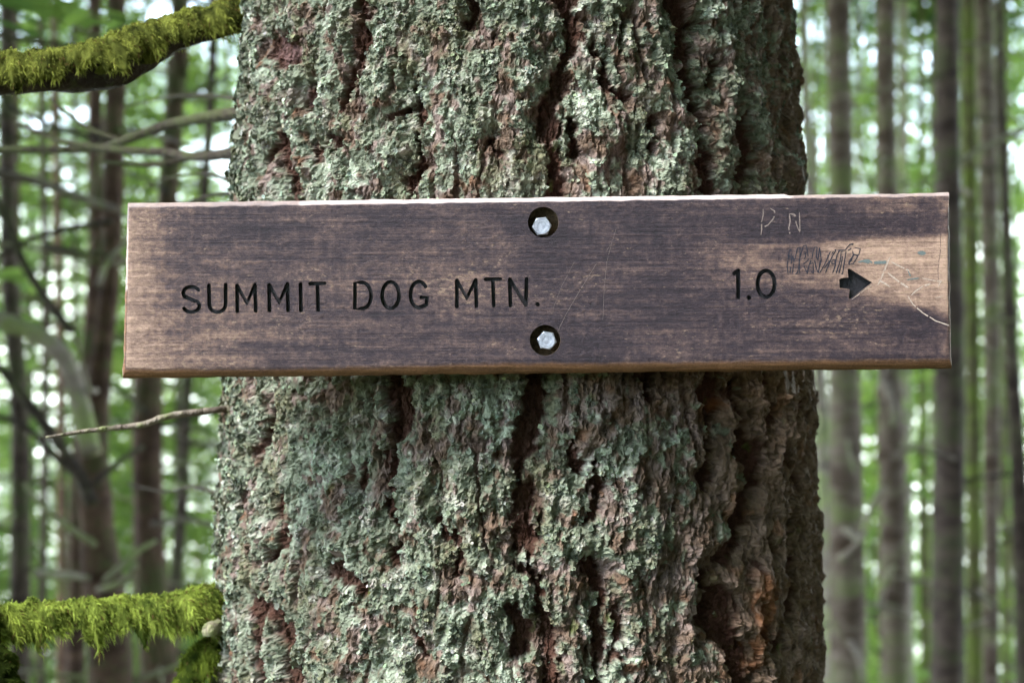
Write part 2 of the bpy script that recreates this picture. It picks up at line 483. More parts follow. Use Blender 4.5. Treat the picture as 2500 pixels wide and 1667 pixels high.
def build_trunk():
    NC, NR = 930, 860
    tf = np.linspace(-1.78, 1.78, NC)
    tf = tf + .09 * np.sin(tf / 1.78 * math.pi) * -1     # a little denser in front
    tb = np.linspace(1.78, 2 * math.pi - 1.78, 44)[1:-1]
    th = np.concatenate([tf, tb])
    zf = np.linspace(ZC - .455, ZC + .455, NR)
    zlo = ZC - .455 - np.cumsum(np.linspace(.002, .075, 36)); zlo = zlo[zlo > -.2][::-1]
    zhi = ZC + .455 + np.cumsum(np.geomspace(.002, .9, 60)); zhi = zhi[zhi < 16.]
    z = np.concatenate([zlo, zf, zhi])
    TH, Z = np.meshgrid(th, z, indexing='ij')
    R = Rz(Z)
    U = TH * .335
    back = np.clip((np.abs(np.where(TH > math.pi, TH - 2 * math.pi, TH)) - 1.6) / .4, 0, 1)
    back = 1 - back
    wu = U + .010 * fbm(U / .08, Z / .12, 3, 41) + .003 * pn(U / .015, Z / .02, 44)
    wz = Z + .012 * fbm(U / .07, Z / .10, 2, 47)
    # painter coordinates of every point (where it shows in the photograph) for stains and cover
    X0 = CX + R * np.sin(TH); Y0 = Yz(Z) - R * np.cos(TH)
    PX = 1250 + X0 / (DC + Y0) / .72 * 2500
    PY = 833.5 - (Z - ZC) / (DC + Y0) / .72 * 2500
    # --- large plates
    H = .010 * fbm(wu / .085, wz / .24, 3, 2) + .0055 * (1 - 2 * np.abs(pn(wu / .045, wz / .20, 5)))
    # --- traced fissures
    fis = np.zeros_like(H); fd = np.zeros_like(H)
    jit = .006 * pn(U / .016, Z / .022, 60) + .0042 * pn(U / .007, Z / .010, 61) + .0022 * pn(U / .0035, Z / .005, 62)
    wvar = .95 + 1.0 * fbm(U / .03, Z / .026, 2, 64)
    for mp, pl in FIS:
        pts = []
        for (x, y, w, dp) in pl:
            t, zz = px2surf(*mp(x, y)); pts.append((t * .335, zz, w * .001, dp * .001))
        for a, b in zip(pts[:-1], pts[1:]):
            zl, zh = min(a[1], b[1]) - .03, max(a[1], b[1]) + .03
            ul, uh = min(a[0], b[0]) - .03, max(a[0], b[0]) + .03
            i0, i1 = np.searchsorted(tf * .335, [ul, uh]); j0, j1 = np.searchsorted(z, [zl, zh])
            if i1 <= i0 or j1 <= j0: continue
            u_ = (U + jit)[i0:i1, j0:j1]; z_ = (Z + .6 * jit)[i0:i1, j0:j1]
            du, dz = b[0] - a[0], b[1] - a[1]
            t = np.clip(((u_ - a[0]) * du + (z_ - a[1]) * dz) / (du * du + dz * dz + 1e-12), 0, 1)
            d = np.hypot(u_ - a[0] - t * du, z_ - a[1] - t * dz)
            w = a[2] + (b[2] - a[2]) * t; dp = a[3] + (b[3] - a[3]) * t
            w = w * np.clip(wvar[i0:i1, j0:j1], .35, 2.0); f = 1 - ss(.15, 1.9, d / w)
            fis[i0:i1, j0:j1] = np.maximum(fis[i0:i1, j0:j1], f)
            fd[i0:i1, j0:j1] = np.maximum(fd[i0:i1, j0:j1], f * dp * 1.45 + .009 * (1 - ss(.6, 3.6, d / (w + .003))))
    fd = .023 * np.tanh(fd / .023) * (1 - .25 * ss(1700, 1800, PX) * ss(800, 950, PY))
    # --- untraced, finer fissures
    n1 = np.abs(pn(wu / .042, wz / .19, 12)); n2 = np.abs(pn(wu / .022, wz / .075, 13))
    right = ss(1620, 1800, PX) * ss(800, 950, PY) + .7 * ss(1760, 1900, PX) * (1 - ss(800, 950, PY))
    right = np.clip(right, 0, 1)
    g1 = (1 - ss(.02, .12, n1)) * ss(-.15, .35, pn(wu / .08, wz / .1, 14))
    g2 = (1 - ss(.02, .16, n2)) * ss(.0, .4, pn(wu / .05, wz / .06, 15))
    outside = ss(.36, .44, np.abs(Z - ZC))
    minor = np.maximum(g1 * (.55 + .45 * np.maximum(right, outside)), g2 * (.35 + .5 * right))
    H -= fd + .009 * minor * (1 - fis)
    # edges of plates roll over
    # --- lichen cover
    lowright = .85 * ss(1480, 1760, PX) * ss(800, 900, PY)
    cov = .66 - .40 * lowright - .38 * ss(1780, 1900, PX) * ss(800, 900, PY) - .40 * ss(1840, 1960, PX) * (1 - ss(800, 900, PY)) - .10 * ss(1250, 1500, PX)
    cov -= .35 * np.exp(-((PX - 1520) / 190) ** 2 - ((PY - 960) / 70) ** 2)            # bare bark below the board
    cn = fbm(wu / .035, wz / .045, 4, 21) * .75 + fbm(U / .012, Z / .013, 3, 25) * .55
    lm = ss(-.06, .16, cn * 1.25 + (cov - .45) * 1.1)
    lm *= 1 - .97 * ss(.06, .42, np.maximum(fis, minor * .75))
    # --- lumps and crust
    lump = fbm(wu / .022, wz / .032, 3, 31)
    H += .0060 * lump + .0030 * (1 - 2.2 * np.abs(pn(wu / .013, wz / .035, 33)))
    w1, id1 = worley(U / .0065 + .5 * pn(U / .006, Z / .006, 51), Z / .0072 + .5 * pn(U / .006, Z / .006, 52), 53)
    w2, id2 = worley(U / .0034 + .4 * pn(U / .003, Z / .003, 54), Z / .0036 + .4 * pn(U / .003, Z / .003, 55), 56)
    c1 = 1 - ss(.15, .85, w1); c2 = 1 - ss(.1, .8, w2)
    w3_, id3 = worley(wu / .016, wz / .019, 57); c3 = 1 - ss(.1, .9, w3_)
    tuft = ss(-.25, .35, fbm(U / .02, Z / .022, 3, 58))          # where lobes stand up, else flat crust
    crust = (.0024 * c1 + .0022 * c2 + .0016 * c3) * (.30 + .95 * tuft) + .0012 * pn(U / .0024, Z / .0024, 59)
    H += crust * lm
    # --- bare bark: flaky ridges running up the trunk
    rid = pn(wu / .0055, wz / .030, 71) * .55 + pn(wu / .0030, wz / .016, 72) * .45
    ter = np.abs(pn(wu / .012, wz / .05, 73))
    frac, _ = worley(wu / .006, wz / .017, 76)
    sharp = np.abs(pn(wu / .0042, wz / .022, 77)) + .6 * np.abs(pn(wu / .0021, wz / .009, 78))
    H += (1 - lm) * (.0016 * rid + .0034 * (.45 - sharp) + .0022 * (1 - ss(.2, .8, frac)) + .0028 * (1 - ss(0, .25, ter)) * .6 + .0013 * pn(U / .004, Z / .005, 74))
    H += right * (.0075 * (.3 - np.abs(pn(wu / .016, wz / .085, 75))) + .0012 * rid)
    # outline bumps at the right-hand edge
    H += .014 * np.exp(-((TH - px2surf(1925, 425)[0]) / .10) ** 2 - ((Z - px2surf(1925, 430)[1]) / .022) ** 2)
    H *= back
    # keep clear of the board's back
    behind = (np.abs(Z - ZC - .045) < .10)
    H = np.where(behind, np.minimum(H, .010), np.minimum(H, .018))
    grad = np.abs(np.gradient(H, axis=0)) / .0013
    wall = ss(.5, 1.6, grad) * back * (1 - outside)
    H = H + wall * (.0022 * pn(H / .0035, Z / .0060, 85) + .0016 * pn(U / .0022, Z / .0024, 86))
    rr = R + H
    tang = (.0016 * pn(U / .005, Z / .005, 81) + .0010 * pn(U / .0025, Z / .0025, 82)) * back * (outside * -1 + 1) + wall * (.0018 * pn(H / .0040, Z / .0140, 87) + .0012 * pn(H / .0018, Z / .0040, 88))
    zz = Z + (.0016 * pn(U / .005, Z / .005, 83) - .0022 * c1 * lm * tuft) * back * (1 - outside)
    THd = TH + tang / R
    X = CX + rr * np.sin(THd); Y = Yz(Z) - rr * np.cos(THd)
    Vv = np.stack([X, Y, zz], -1)
    # --- albedo
    def C(*c): return np.array(c, float)
    sage, mint, olive, grey = C(.150, .170, .120), C(.31, .355, .27), C(.14, .13, .072), C(.35, .34, .29)
    mauve, brown, deep, rust, orange = C(.165, .125, .108), C(.105, .072, .050), C(.060, .026, .017), C(.15, .070, .036), C(.26, .095, .028)
    def L(a, b, t): return a + (b - a) * t[..., None]
    na = fbm(U / .05, Z / .06, 3, 91); nb = fbm(U / .018, Z / .02, 3, 95); nc = fbm(U / .006 + H / .005, Z / .006, 2, 99)
    lic = L(np.broadcast_to(sage, Vv.shape), mint, ss(-.05, .55, na + .6 * nb))
    lic = L(lic, olive, ss(.0, .5, -na + .6 * nb) * .75)
    lic = L(lic, grey, ss(.15, .5, nb + .5 * nc) * .7)
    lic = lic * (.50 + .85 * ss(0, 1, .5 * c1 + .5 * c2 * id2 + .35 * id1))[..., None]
    bark = L(np.broadcast_to(brown, Vv.shape), mauve, ss(-.25, .35, nb + .3 * na) * (1 - .75 * right))
    bark = L(bark, rust, ss(.25, .6, -nb + .4 * na) * .5)
    bark = bark * (.70 + .80 * (1 - ss(.15, .75, sharp)))[..., None]
    bark = bark * (1 + .35 * right)[..., None]
    bark = L(bark, deep, ss(.1, .6, np.maximum(fis, minor * .6)))
    om = np.exp(-((PX - 1855) / 42) ** 2 - ((PY - 1470) / 75) ** 2) + .8 * np.exp(-((PX - 1845) / 30) ** 2 - ((PY - 1590) / 60) ** 2) + .9 * np.exp(-((PX - 1757) / 16) ** 2 - ((PY - 990) / 22) ** 2) + np.exp(-((PX - 1400) / 12) ** 2 - ((PY - 1262) / 26) ** 2)
    bark = L(bark, orange, ss(.35, 1.0, om + .8 * nb + .6 * rid * om) * .6)
    pm = np.exp(-((PX - 695) / 45) ** 2 - ((PY - 130) / 36) ** 2) + np.exp(-((PX - 710) / 40) ** 2 - ((PY - 240) / 30) ** 2)
    bark = L(bark, C(.17, .10, .095), ss(.35, 1.0, pm + .7 * nb) * .8)
    lmc = lm * (1 - .6 * ss(.35, .8, pm + .5 * nb)) * (1 - ss(.3, .7, om))
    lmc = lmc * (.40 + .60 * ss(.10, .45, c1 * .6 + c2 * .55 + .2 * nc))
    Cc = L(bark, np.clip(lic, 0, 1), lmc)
    moss = ss(.42, .6, fbm(U / .02, Z / .03, 3, 111)) * ss(.1, .5, minor + fis + .3) * .55
    Cc = L(Cc, C(.10, .14, .03), moss)
    nt_, nz_ = TH.shape
    I = np.arange(nt_ * nz_).reshape(nt_, nz_); J = np.roll(I, -1, 0)
    F = np.stack([I[:, :-1], J[:, :-1], J[:, 1:], I[:, 1:]], -1).reshape(-1, 4)
    me = mesh_np('trunk', Vv.reshape(-1, 3), F, Cc.reshape(-1, 3))
    me.polygons.foreach_set('use_smooth', np.zeros(len(me.polygons), bool))
    return me, Vv, lm * tuft, TH, Z, PX, lic, (len(tf), len(zlo), NR)

me, TV, LM, TTH, TZ, TPX, LIC, (nfc, jlo, NRr) = build_trunk()
tree = tag(empty('conifer_tree', (CX, .40, 0)), 'massive old conifer trunk crusted in pale green lichen, carrying the wooden sign', 'tree')
link('trunk', me, M_BARK, tree)

# lichen lobes standing off the bark
def build_flakes(N=56000):
    sub = (slice(60, nfc - 60), slice(jlo + 5, jlo + NRr - 5))
    P = TV[sub]; M = LM[sub]; Cl = LIC[sub]
    dU = np.gradient(P, axis=0); dZ = np.gradient(P, axis=1)
    th = TTH[sub]
    nrm = np.stack([np.sin(th), -np.cos(th), np.zeros_like(th)], -1)
    w = (M ** 1.5).ravel() * (1 + 2.0 * ss(.9, 1.3, np.abs(th)).ravel())
    idx = rng.choice(w.size, N, p=w / w.sum())
    p = P.reshape(-1, 3)[idx]; nn = nrm.reshape(-1, 3)[idx] + rng.normal(0, .55, (N, 3)); nn[:, 2] += .25
    nn /= np.linalg.norm(nn, axis=1)[:, None]
    c = Cl.reshape(-1, 3)[idx]
    side = np.abs(th.ravel()[idx]) > 1.05
    rad = rng.gamma(3, .00030, N) + .0005
    rad = np.where(side, rad * 1.4, rad)
    a = np.cross(nn, rng.normal(0, 1, (N, 3))); a /= np.linalg.norm(a, axis=1)[:, None]; b = np.cross(nn, a)
    K = 6
    V = np.zeros((N, K + 1, 3)); V[:, 0] = p + nn * .0004
    for k in range(K):
        t = 2 * math.pi * k / K
        r = rad * rng.uniform(.5, 1.25, N)
        V[:, k + 1] = p + (a * math.cos(t) + b * math.sin(t)) * r[:, None] + nn * (rad * rng.uniform(.1, .9, N))[:, None]
    F = []
    base = np.arange(N)[:, None] * (K + 1)
    for k in range(K): F.append(np.concatenate([base, base + 1 + k, base + 1 + (k + 1) % K], 1))
    F = np.concatenate(F, 0)
    cc = np.clip(c * rng.uniform(.55, 1.6, (N, 1)) * rng.normal(1, .06, (N, 3)), 0.01, .75)
    CC = np.repeat(cc[:, None], K + 1, 1); CC[:, 0] *= .55
    return mesh_np('lichen', V.reshape(-1, 3), F, CC.reshape(-1, 3), smooth=False)
tag(link('lichen', build_flakes(), M_FLAKE, tree), kind='stuff')

# ------------------------------------------------------------------ mossy and dead branches of the big tree
def moss_mesh(C, R, N, droop, lo, hi, bright, thick=.010, wd=.0004, hem0=3.5):
    """a matted sleeve of moss over a limb, fluted where it hangs, with short strands combed down over it"""
    up = np.array([0, 0, 1.]); g = -up
    dk, lt = np.array(bright[0]), np.array(bright[1])
    T_ = np.gradient(C, axis=0); T_ /= np.linalg.norm(T_, axis=1)[:, None]
    Ls = np.concatenate([[0], np.cumsum(np.linalg.norm(np.diff(C, axis=0), axis=1))])
    def frame(l):
        c = np.stack([np.interp(l, Ls, C[:, k]) for k in range(3)], -1)
        T = np.stack([np.interp(l, Ls, T_[:, k]) for k in range(3)], -1); T /= np.linalg.norm(T, axis=-1)[..., None]
        A = np.cross(T, up); A /= np.linalg.norm(A, axis=-1)[..., None]; B = np.cross(A, T)
        return c, T, A, B, np.interp(l, Ls, R)
    def thickness(l, ph):
        sl = l - droop * ph * .02                                   # flutes lean with the comb
        hem = hem0 + .55 * pn(l / .022, 0 * l + 3.3, 211) + .25 * pn(l / .008, 0 * l + 5.1, 212)
        m = ss(-.9, .1, ph) * (1 - ss(-.25, .05, ph - hem))
        b = .75 + .7 * fbm(sl / .024, ph / 1.5, 3, 213) + .45 * fbm(sl / .0065, ph / 1.1, 2, 214)
        low = 1 + .9 * ss(2.0, 3.6, ph)
        return thick * np.clip(b, .12, 2.2) * m * low - .0015 * (1 - m)
    def shade(l, ph):
        sl = l - droop * ph * .02
        return np.clip(.45 + .8 * fbm(sl / .018, ph / 1.0, 3, 215) + .5 * fbm(sl / .005, ph / .8, 2, 216), 0, 1)
    n1 = int(Ls[-1] / .0022); n2 = 84
    l, ph = np.meshgrid(np.linspace(0, Ls[-1], n1), np.linspace(-1.1, 4.6, n2), indexing='ij')
    c, T, A, B, r = frame(l); th = thickness(l, ph)
    d = A * np.cos(ph)[..., None] + B * np.sin(ph)[..., None]
    V0 = c + d * (r + th)[..., None] + g * (np.clip(th, 0, 1) * .8 * ss(2.2, 3.6, ph))[..., None]
    C0 = (dk + (lt - dk) * (shade(l, ph) * .75)[..., None]) * (.75 + .25 * pn(l / .002, ph / .1, 217))[..., None]
    I = np.arange(n1 * n2).reshape(n1, n2)
    F0 = np.stack([I[:-1, :-1], I[1:, :-1], I[1:, 1:], I[:-1, 1:]], -1).reshape(-1, 4)
    F0 = np.concatenate([F0[:, [0, 1, 2]], F0[:, [0, 2, 3]]])
    l = rng.uniform(0, Ls[-1] * .999, N); ph = rng.uniform(-.5, 4.0, N)
    th = thickness(l, ph); ok = th > .001; l, ph, th = l[ok], ph[ok], th[ok]; N = len(l)
    c, T, A, B, r = frame(l); d = A * np.cos(ph)[:, None] + B * np.sin(ph)[:, None]
    k = np.clip(shade(l, ph) + rng.normal(0, .16, N), 0, 1)
    ln = rng.uniform(lo, hi, N) * (.5 + .9 * k) * (1 + .25 * ss(2.8, 3.7, ph))
    p0 = c + d * (r + th - .001)[:, None] + g * (np.clip(th, 0, 1) * .8 * ss(2.2, 3.6, ph))[:, None]
    tang = -A * np.sin(ph)[:, None] + B * np.cos(ph)[:, None]      # runs down the side facing the viewer
    tang = tang * np.sign(ph - 1.45)[:, None]
    dirn = tang * .75 + d * .30 + T * (droop + rng.normal(0, .35, N))[:, None] + rng.normal(0, .32, (N, 3))
    dirn = dirn / np.linalg.norm(dirn, axis=1)[:, None]
    p1 = p0 + dirn * (ln * .5)[:, None]
    p2 = p1 + (dirn * .5 + g * .6 + rng.normal(0, .2, (N, 3))) * (ln * .5)[:, None]
    w = np.cross(dirn, rng.normal(0, 1, (N, 3))); w /= np.linalg.norm(w, axis=1)[:, None]
    wv = (wd * rng.uniform(.6, 1.6, N))[:, None]
    V = np.stack([p0 - w * wv, p0 + w * wv, p1 - w * wv, p1 + w * wv, p2], 1)
    b = np.arange(N)[:, None] * 5 + n1 * n2
    F = np.concatenate([np.concatenate([b + q for q in tri], 1) for tri in ((0, 1, 3), (0, 3, 2), (2, 3, 4))], 0)
    cc = dk + (lt - dk) * k[:, None]
    brown = rng.uniform(0, 1, N) < .07
    cc[brown] = (.12, .075, .03)
    CC = np.repeat(cc[:, None], 5, 1)
    return mesh_np('moss', np.concatenate([V0.reshape(-1, 3), V.reshape(-1, 3)]), np.concatenate([F0, F]), np.concatenate([C0.reshape(-1, 3), CC.reshape(-1, 3)]), smooth=False)

def mossy_branch(pts, N, cols, droop=0, lo=.012, hi=.034, moss_from=0, label=None, rough=.25, mat=None, thick=.010, hem0=3.5):
    P = [at(x, y, Y) for x, y, r, Y in pts]
    R = [r / 2500 * .72 * (DC + Y) for x, y, r, Y in pts]
    o = tube('mossy_branch', P, R, mat or M_TWIG_D, tree, 16, rough, 5, 8)
    if label: o['label'] = label
    _, _, C, r, _ = tube_arrays(P, R, 8, 0, 0, 8)
    k = int(len(C) * moss_from)
    m = link('moss', moss_mesh(C[k:], r[k:], N, droop, lo, hi, cols, thick, hem0=hem0), M_MOSS, o)
    m.matrix_parent_inverse = Matrix.Identity(4)
    m['kind'] = 'stuff'
    o_inv = Matrix.Translation(-Vector(tree.location))
    return o

# ================================================================== THE SIGN
def P2(px, py):  # board plane, Y = 0
    return ((px - 1250) * .00037008, ZC + (833.5 - py) * .00037008)

ZB = lambda x, y: (250 + x / 2.138, 440 + y / 2.138)
ZD = lambda x, y: (1250 + x / 2.081, 440 + y / 2.081)
ZG = lambda x, y: (1820 + x / 4.523, 480 + y / 4.523)

def arc(cx, cy, rx, ry, a0, a1, n=14):
    return [(cx + rx * math.cos(math.radians(a0 + (a1 - a0) * i / n)), cy + ry * math.sin(math.radians(a0 + (a1 - a0) * i / n))) for i in range(n + 1)]
# strokes (image y down), given as the middle line of each routed groove
LET = []   # (letter, mapping, strokes, halfwidth_px)
def letter(ch, mp, strokes, hw=4.7): LET.append((ch, [[mp(*p) for p in s] for s in strokes], hw))
def Sg(x0, x1, y0, y1):
    cx = (x0 + x1) / 2; w = (x1 - x0) / 2; h = (y1 - y0) / 4
    s = arc(cx, y0 + h, w, h, -28, -180, 12) + arc(cx, y0 + h, w, h, -185, -240, 4)[0:3]
    s += [(cx - w * .1, (y0 + y1) / 2 - 1), (cx + w * .45, (y0 + y1) / 2 + h * .25)]
    s += arc(cx, y1 - h, w, h, -40, 90, 10) + arc(cx, y1 - h, w, h, 100, 155, 5)
    return s
letter('S', ZB, [Sg(422, 506, 556, 688)])
letter('U', ZB, [[(556, 548), (558, 650)] + arc(600, 648, 42, 40, 172, 8, 12) + [(643, 645), (643, 545)]])
letter('M', ZB, [[(704, 684), (702, 549)], [(702, 549), (754, 640), (796, 546)], [(796, 546), (800, 682)]])
letter('M', ZB, [[(872, 680), (870, 546)], [(870, 546), (922, 636), (966, 542)], [(966, 542), (969, 679)]])
letter('I', ZB, [[(1034, 543), (1036, 680)]])
letter('T', ZB, [[(1084, 540), (1160, 538)], [(1122, 540), (1126, 678)]])
letter('D', ZB, [[(1318, 535), (1318, 672), (1352, 670)] + arc(1356, 602, 46, 68, 85, -85, 14) + [(1350, 534), (1318, 535)]])
letter('O', ZB, [arc(1504, 600, 44, 69, -90, 270, 30)])
letter('G', ZB, [arc(1652, 597, 44, 68, -38, -270, 20) + [(1690, 650), (1694, 612), (1664, 611)]])
letter('M', ZB, [[(1850, 660), (1850, 523)], [(1850, 523), (1902, 614), (1948, 520)], [(1948, 520), (1952, 657)]])
letter('T', ZB, [[(2000, 517), (2076, 516)], [(2038, 517), (2042, 655)]])
letter('N', ZB, [[(2130, 654), (2126, 516)], [(2126, 516), (2210, 652)], [(2210, 652), (2214, 514)]])
letter('full_stop', ZB, [[(2272, 647), (2273, 648)]], 5.4)
letter('1', ZD, [[(1128, 474), (1150, 459)], [(1149, 459), (1150, 596)]], 5.0)
letter('full_stop', ZD, [[(1203, 597), (1204, 598)]], 5.6)
letter('0', ZD, [arc(1291, 526, 43, 67, -90, 270, 30)], 5.0)
ARROW = [ZG(*p) for p in ((1128, 800), (1150, 795), (1398, 950), (1165, 1128), (1140, 1118), (1152, 1024), (1040, 1008), (1034, 915), (1060, 903), (1135, 893))]

def capsule(pl, hw):
    """outline of a thick round-ended line"""
    P = [np.array(p, float) for p in pl]
    Q = [P[0]]
    for p in P[1:]:
        if np.linalg.norm(p - Q[-1]) > .3: Q.append(p)
    P = Q if len(Q) > 1 else [P[0], P[0] + np.array([.4, 0])]
    closed = np.linalg.norm(P[0] - P[-1]) < 3 and len(P) > 8
    n = len(P)
    nr = []
    for i in range(n):
        if closed: a = P[(i - 1) % (n - 1)]; b = P[(i + 1) % (n - 1)] if i < n - 1 else P[1]
        else: a = P[max(i - 1, 0)]; b = P[min(i + 1, n - 1)]
        t = (b - a) / (np.linalg.norm(b - a) + 1e-9); nr.append(np.array([-t[1], t[0]]))
    sc = []
    for i in range(n):
        if 0 < i < n - 1:
            u = P[i] - P[i - 1]; u /= np.linalg.norm(u); nn = np.array([-u[1], u[0]])
            sc.append(min(1 / max(abs(nn @ nr[i]), .45), 1.7))
        else: sc.append(1)
    Lf = [P[i] + nr[i] * hw * sc[i] for i in range(n)]; Rt = [P[i] - nr[i] * hw * sc[i] for i in range(n)]
    if closed: return [('ring', Lf[:-1], Rt[:-1])]
    def cap(c, d):   # half circle from c + n round the end
        a0 = math.atan2(d[1], d[0])
        return [c + hw * np.array([math.cos(a0 - k * math.pi / 8), math.sin(a0 - k * math.pi / 8)]) for k in range(1, 8)]
    return [('poly', Lf + cap(P[-1], nr[-1]) + Rt[::-1] + cap(P[0], -nr[0]))]

sign = tag(empty('wooden_trail_sign', (0, 0, P2(0, 910)[1])), 'weathered dark brown wooden board with black routed lettering, bolted across the trunk', 'sign')

def build_board():
    jx = lambda s, k, am: am * float(pn(s / k, k, 301)) + am * .5 * float(pn(s / k * 3.3, k + 9, 302))
    # outer outline of the board and the edge of its flat face, in photograph pixels, going clockwise from top left
    def edge(a, b, n): return [(a[0] + (b[0] - a[0]) * i / n, a[1] + (b[1] - a[1]) * i / n) for i in range(n)]
    oc = [(307, 494), (2321, 467), (2329, 900), (294, 924)]
    ic = [(316, 508), (2316, 480), (2318, 872), (308, 896)]
    ns = [170, 40, 170, 40]
    outer, inner = [], []
    for k in range(4):
        A, B = edge(oc[k], oc[(k + 1) % 4], ns[k]), edge(ic[k], ic[(k + 1) % 4], ns[k])
        for i, (o, q) in enumerate(zip(A, B)):
            f = i / ns[k]; cut = min(f, 1 - f); e = min(1, cut * 30)
            ox, oy = o; qx, qy = q
            if k == 0: oy += jx(ox, 60, 1.6) * e + (2.5 if ox > 1930 else 0) * e; qy += jx(qx, 45, 2.0) * e
            if k == 1: ox += jx(oy, 40, 2.5) * e; qx += jx(qy, 30, 2.5) * e - 4 * e * math.sin(f * 3.14)
            if k == 2: oy += jx(ox + 500, 90, 2.2) * e; qy += jx(qx + 900, 60, 3.2) * e + 6 * math.exp(-((qx - 700) / 300) ** 2) * e - 3 * math.exp(-((qx - 1250) / 160) ** 2)
            if k == 3: ox += jx(oy + 70, 30, 3.0) * e; qx += jx(qy + 20, 30, 2.5) * e
            outer.append((ox, oy)); inner.append((qx, qy))
    # soften corners of outer
    outer = np.array(outer); inner = np.array(inner)
    pass
    verts, edges, own = [], [], []
    loops = []
    def add_loop(pts):
        b = len(verts); verts.extend([Vector((float(p[0]), float(p[1]))) for p in pts])
        n = len(pts); edges.extend([(b + i, b + (i + 1) % n) for i in range(n)]); loops.append((b, n))
    add_loop(inner)
    shapes = []  # (index, test)
    for li, (ch, sts, hw) in enumerate(LET):
        for s in sts:
            for sh in capsule(s, hw):
                if sh[0] == 'poly': add_loop(sh[1]); shapes.append((li, [sh[1]]))
                else: add_loop(sh[1]); add_loop(sh[2]); shapes.append((li, [sh[1], sh[2]]))
    NL = len(LET)
    # arrow with slightly rounded corners
    ar = np.array(ARROW); arr = []
    for i in range(len(ar)):
        a, b = ar[i], ar[(i + 1) % len(ar)]
        for k in range(5): arr.append(a + (b - a) * k / 5)
    add_loop(arr); shapes.append((NL, [arr]))
    for hi, (cx, cy, r) in enumerate([(1326.3, 542.5, 37.5), (1331, 830.5, 37.5)]):
        cl = [(cx + r * math.cos(2 * math.pi * k / 40), cy + r * math.sin(2 * math.pi * k / 40)) for k in range(40)]
        add_loop(cl); shapes.append((NL + 1 + hi, [cl]))
    # interior points
    gxs = np.arange(322, 2312, 8.); gys = np.arange(488, 900, 8.)
    def inside(poly, P):
        P = np.atleast_2d(P); x, y = P[:, 0], P[:, 1]; r = np.zeros(len(P), bool)
        A = np.array(poly, float); B = np.roll(A, -1, 0)
        for (x1, y1), (x2, y2) in zip(A, B):
            c = ((y1 > y) != (y2 > y))
            xx = (x2 - x1) * (y - y1) / ((y2 - y1) if y2 != y1 else 1e-9) + x1
            r ^= c & (x < xx)
        return r
    G = np.array([(x + rng.uniform(-1, 1), y + rng.uniform(-1, 1)) for x in gxs for y in gys])
    shrink = inner.mean(0) + (inner - inner.mean(0)) * np.array([.997, .985])
    G = G[inside(shrink, G)]
    verts.extend([Vector((float(a), float(b))) for a, b in G])
    res = delaunay_2d_cdt(verts, edges, [], 0, 1e-4, False)
    vs = np.array([(v.x, v.y) for v in res[0]]); fs = res[2]
    fs = [f for f in fs if len(f) == 3]
    T = np.array(fs); cen = vs[T].mean(1)
    inb = inside(inner, cen)
    ownr = np.full(len(T), -1)
    for li, polys in shapes:
        m = np.zeros(len(T), bool)
        for p in polys: m ^= inside(p, cen)
        ownr[m & (ownr == -1)] = li
    ownr[~inb] = -2
    # orientation: make every triangle face -Y
    def orient(T):
        a, b, c = vs[T[:, 0]], vs[T[:, 1]], vs[T[:, 2]]
        cr = (b[:, 0] - a[:, 0]) * (c[:, 1] - a[:, 1]) - (b[:, 1] - a[:, 1]) * (c[:, 0] - a[:, 0])
        T = T.copy(); sw = cr < 0
        T[sw] = T[sw][:, ::-1]
        return T          # image y down -> positive area seen clockwise; flip below
    T = orient(T)[:, ::-1]
    def w3(p, y): x, z = P2(p[0], p[1]); return (x, y, z)
    return vs, T, ownr, outer, inner, w3, NL
vs, T, ownr, OUT, INN, w3, NL = build_board()

def stain(px, py):
    """how far the dark finish has worn through to tan wood: 0..1"""
    px = np.asarray(px, float); py = np.asarray(py, float)
    nz = fbm(px / 130, py / 26, 4, 401) + .7 * pn(px / 260, py / 7, 403) ; n2 = fbm(px / 40, py / 28, 3, 405)
    w = .26 + .0 * px
    w += .56 * (1 - ss(295, 470, px)) + .22 * ss(560, 900, py) * (1 - ss(520, 760, px))
    # pale band right of the middle, widening towards the end of the board
    top = np.interp(px, [1650, 1750, 1900, 2050, 2200, 2320], [610, 596, 600, 590, 580, 572])
    bot = np.interp(px, [1650, 1750, 1900, 2050, 2200, 2320], [640, 668, 690, 705, 735, 770])
    band = ss(-14, 12, py - top) * (1 - ss(-16, 22, py - bot)) * ss(1640, 1850, px)
    w += band * (.26 + .48 * ss(1900, 2180, px))
    w += .30 * ss(2270, 2312, px)
    w -= .16 * np.exp(-((px - 1500) / 380) ** 2) * (1 - band)
    w -= .22 * (ss(1700, 1900, px) * (1 - ss(556, 590, py)) * ss(510, 540, py))
    w -= .16 * ss(1640, 1900, px) * ss(700, 760, py)
    w += .10 * np.exp(-((px - 1010) / 60) ** 2 - ((py - 620) / 30) ** 2)
    w -= .14 * np.exp(-((px - 560) / 160) ** 2 - ((py - 560) / 70) ** 2)
    w -= .12 * np.exp(-((px - 760) / 260) ** 2 - ((py - 860) / 40) ** 2)
    w += .16 * np.exp(-((px - 1960) / 260) ** 2 - ((py - 850) / 30) ** 2)
    return np.clip(w + .26 * nz + .20 * n2, 0, 1.3)

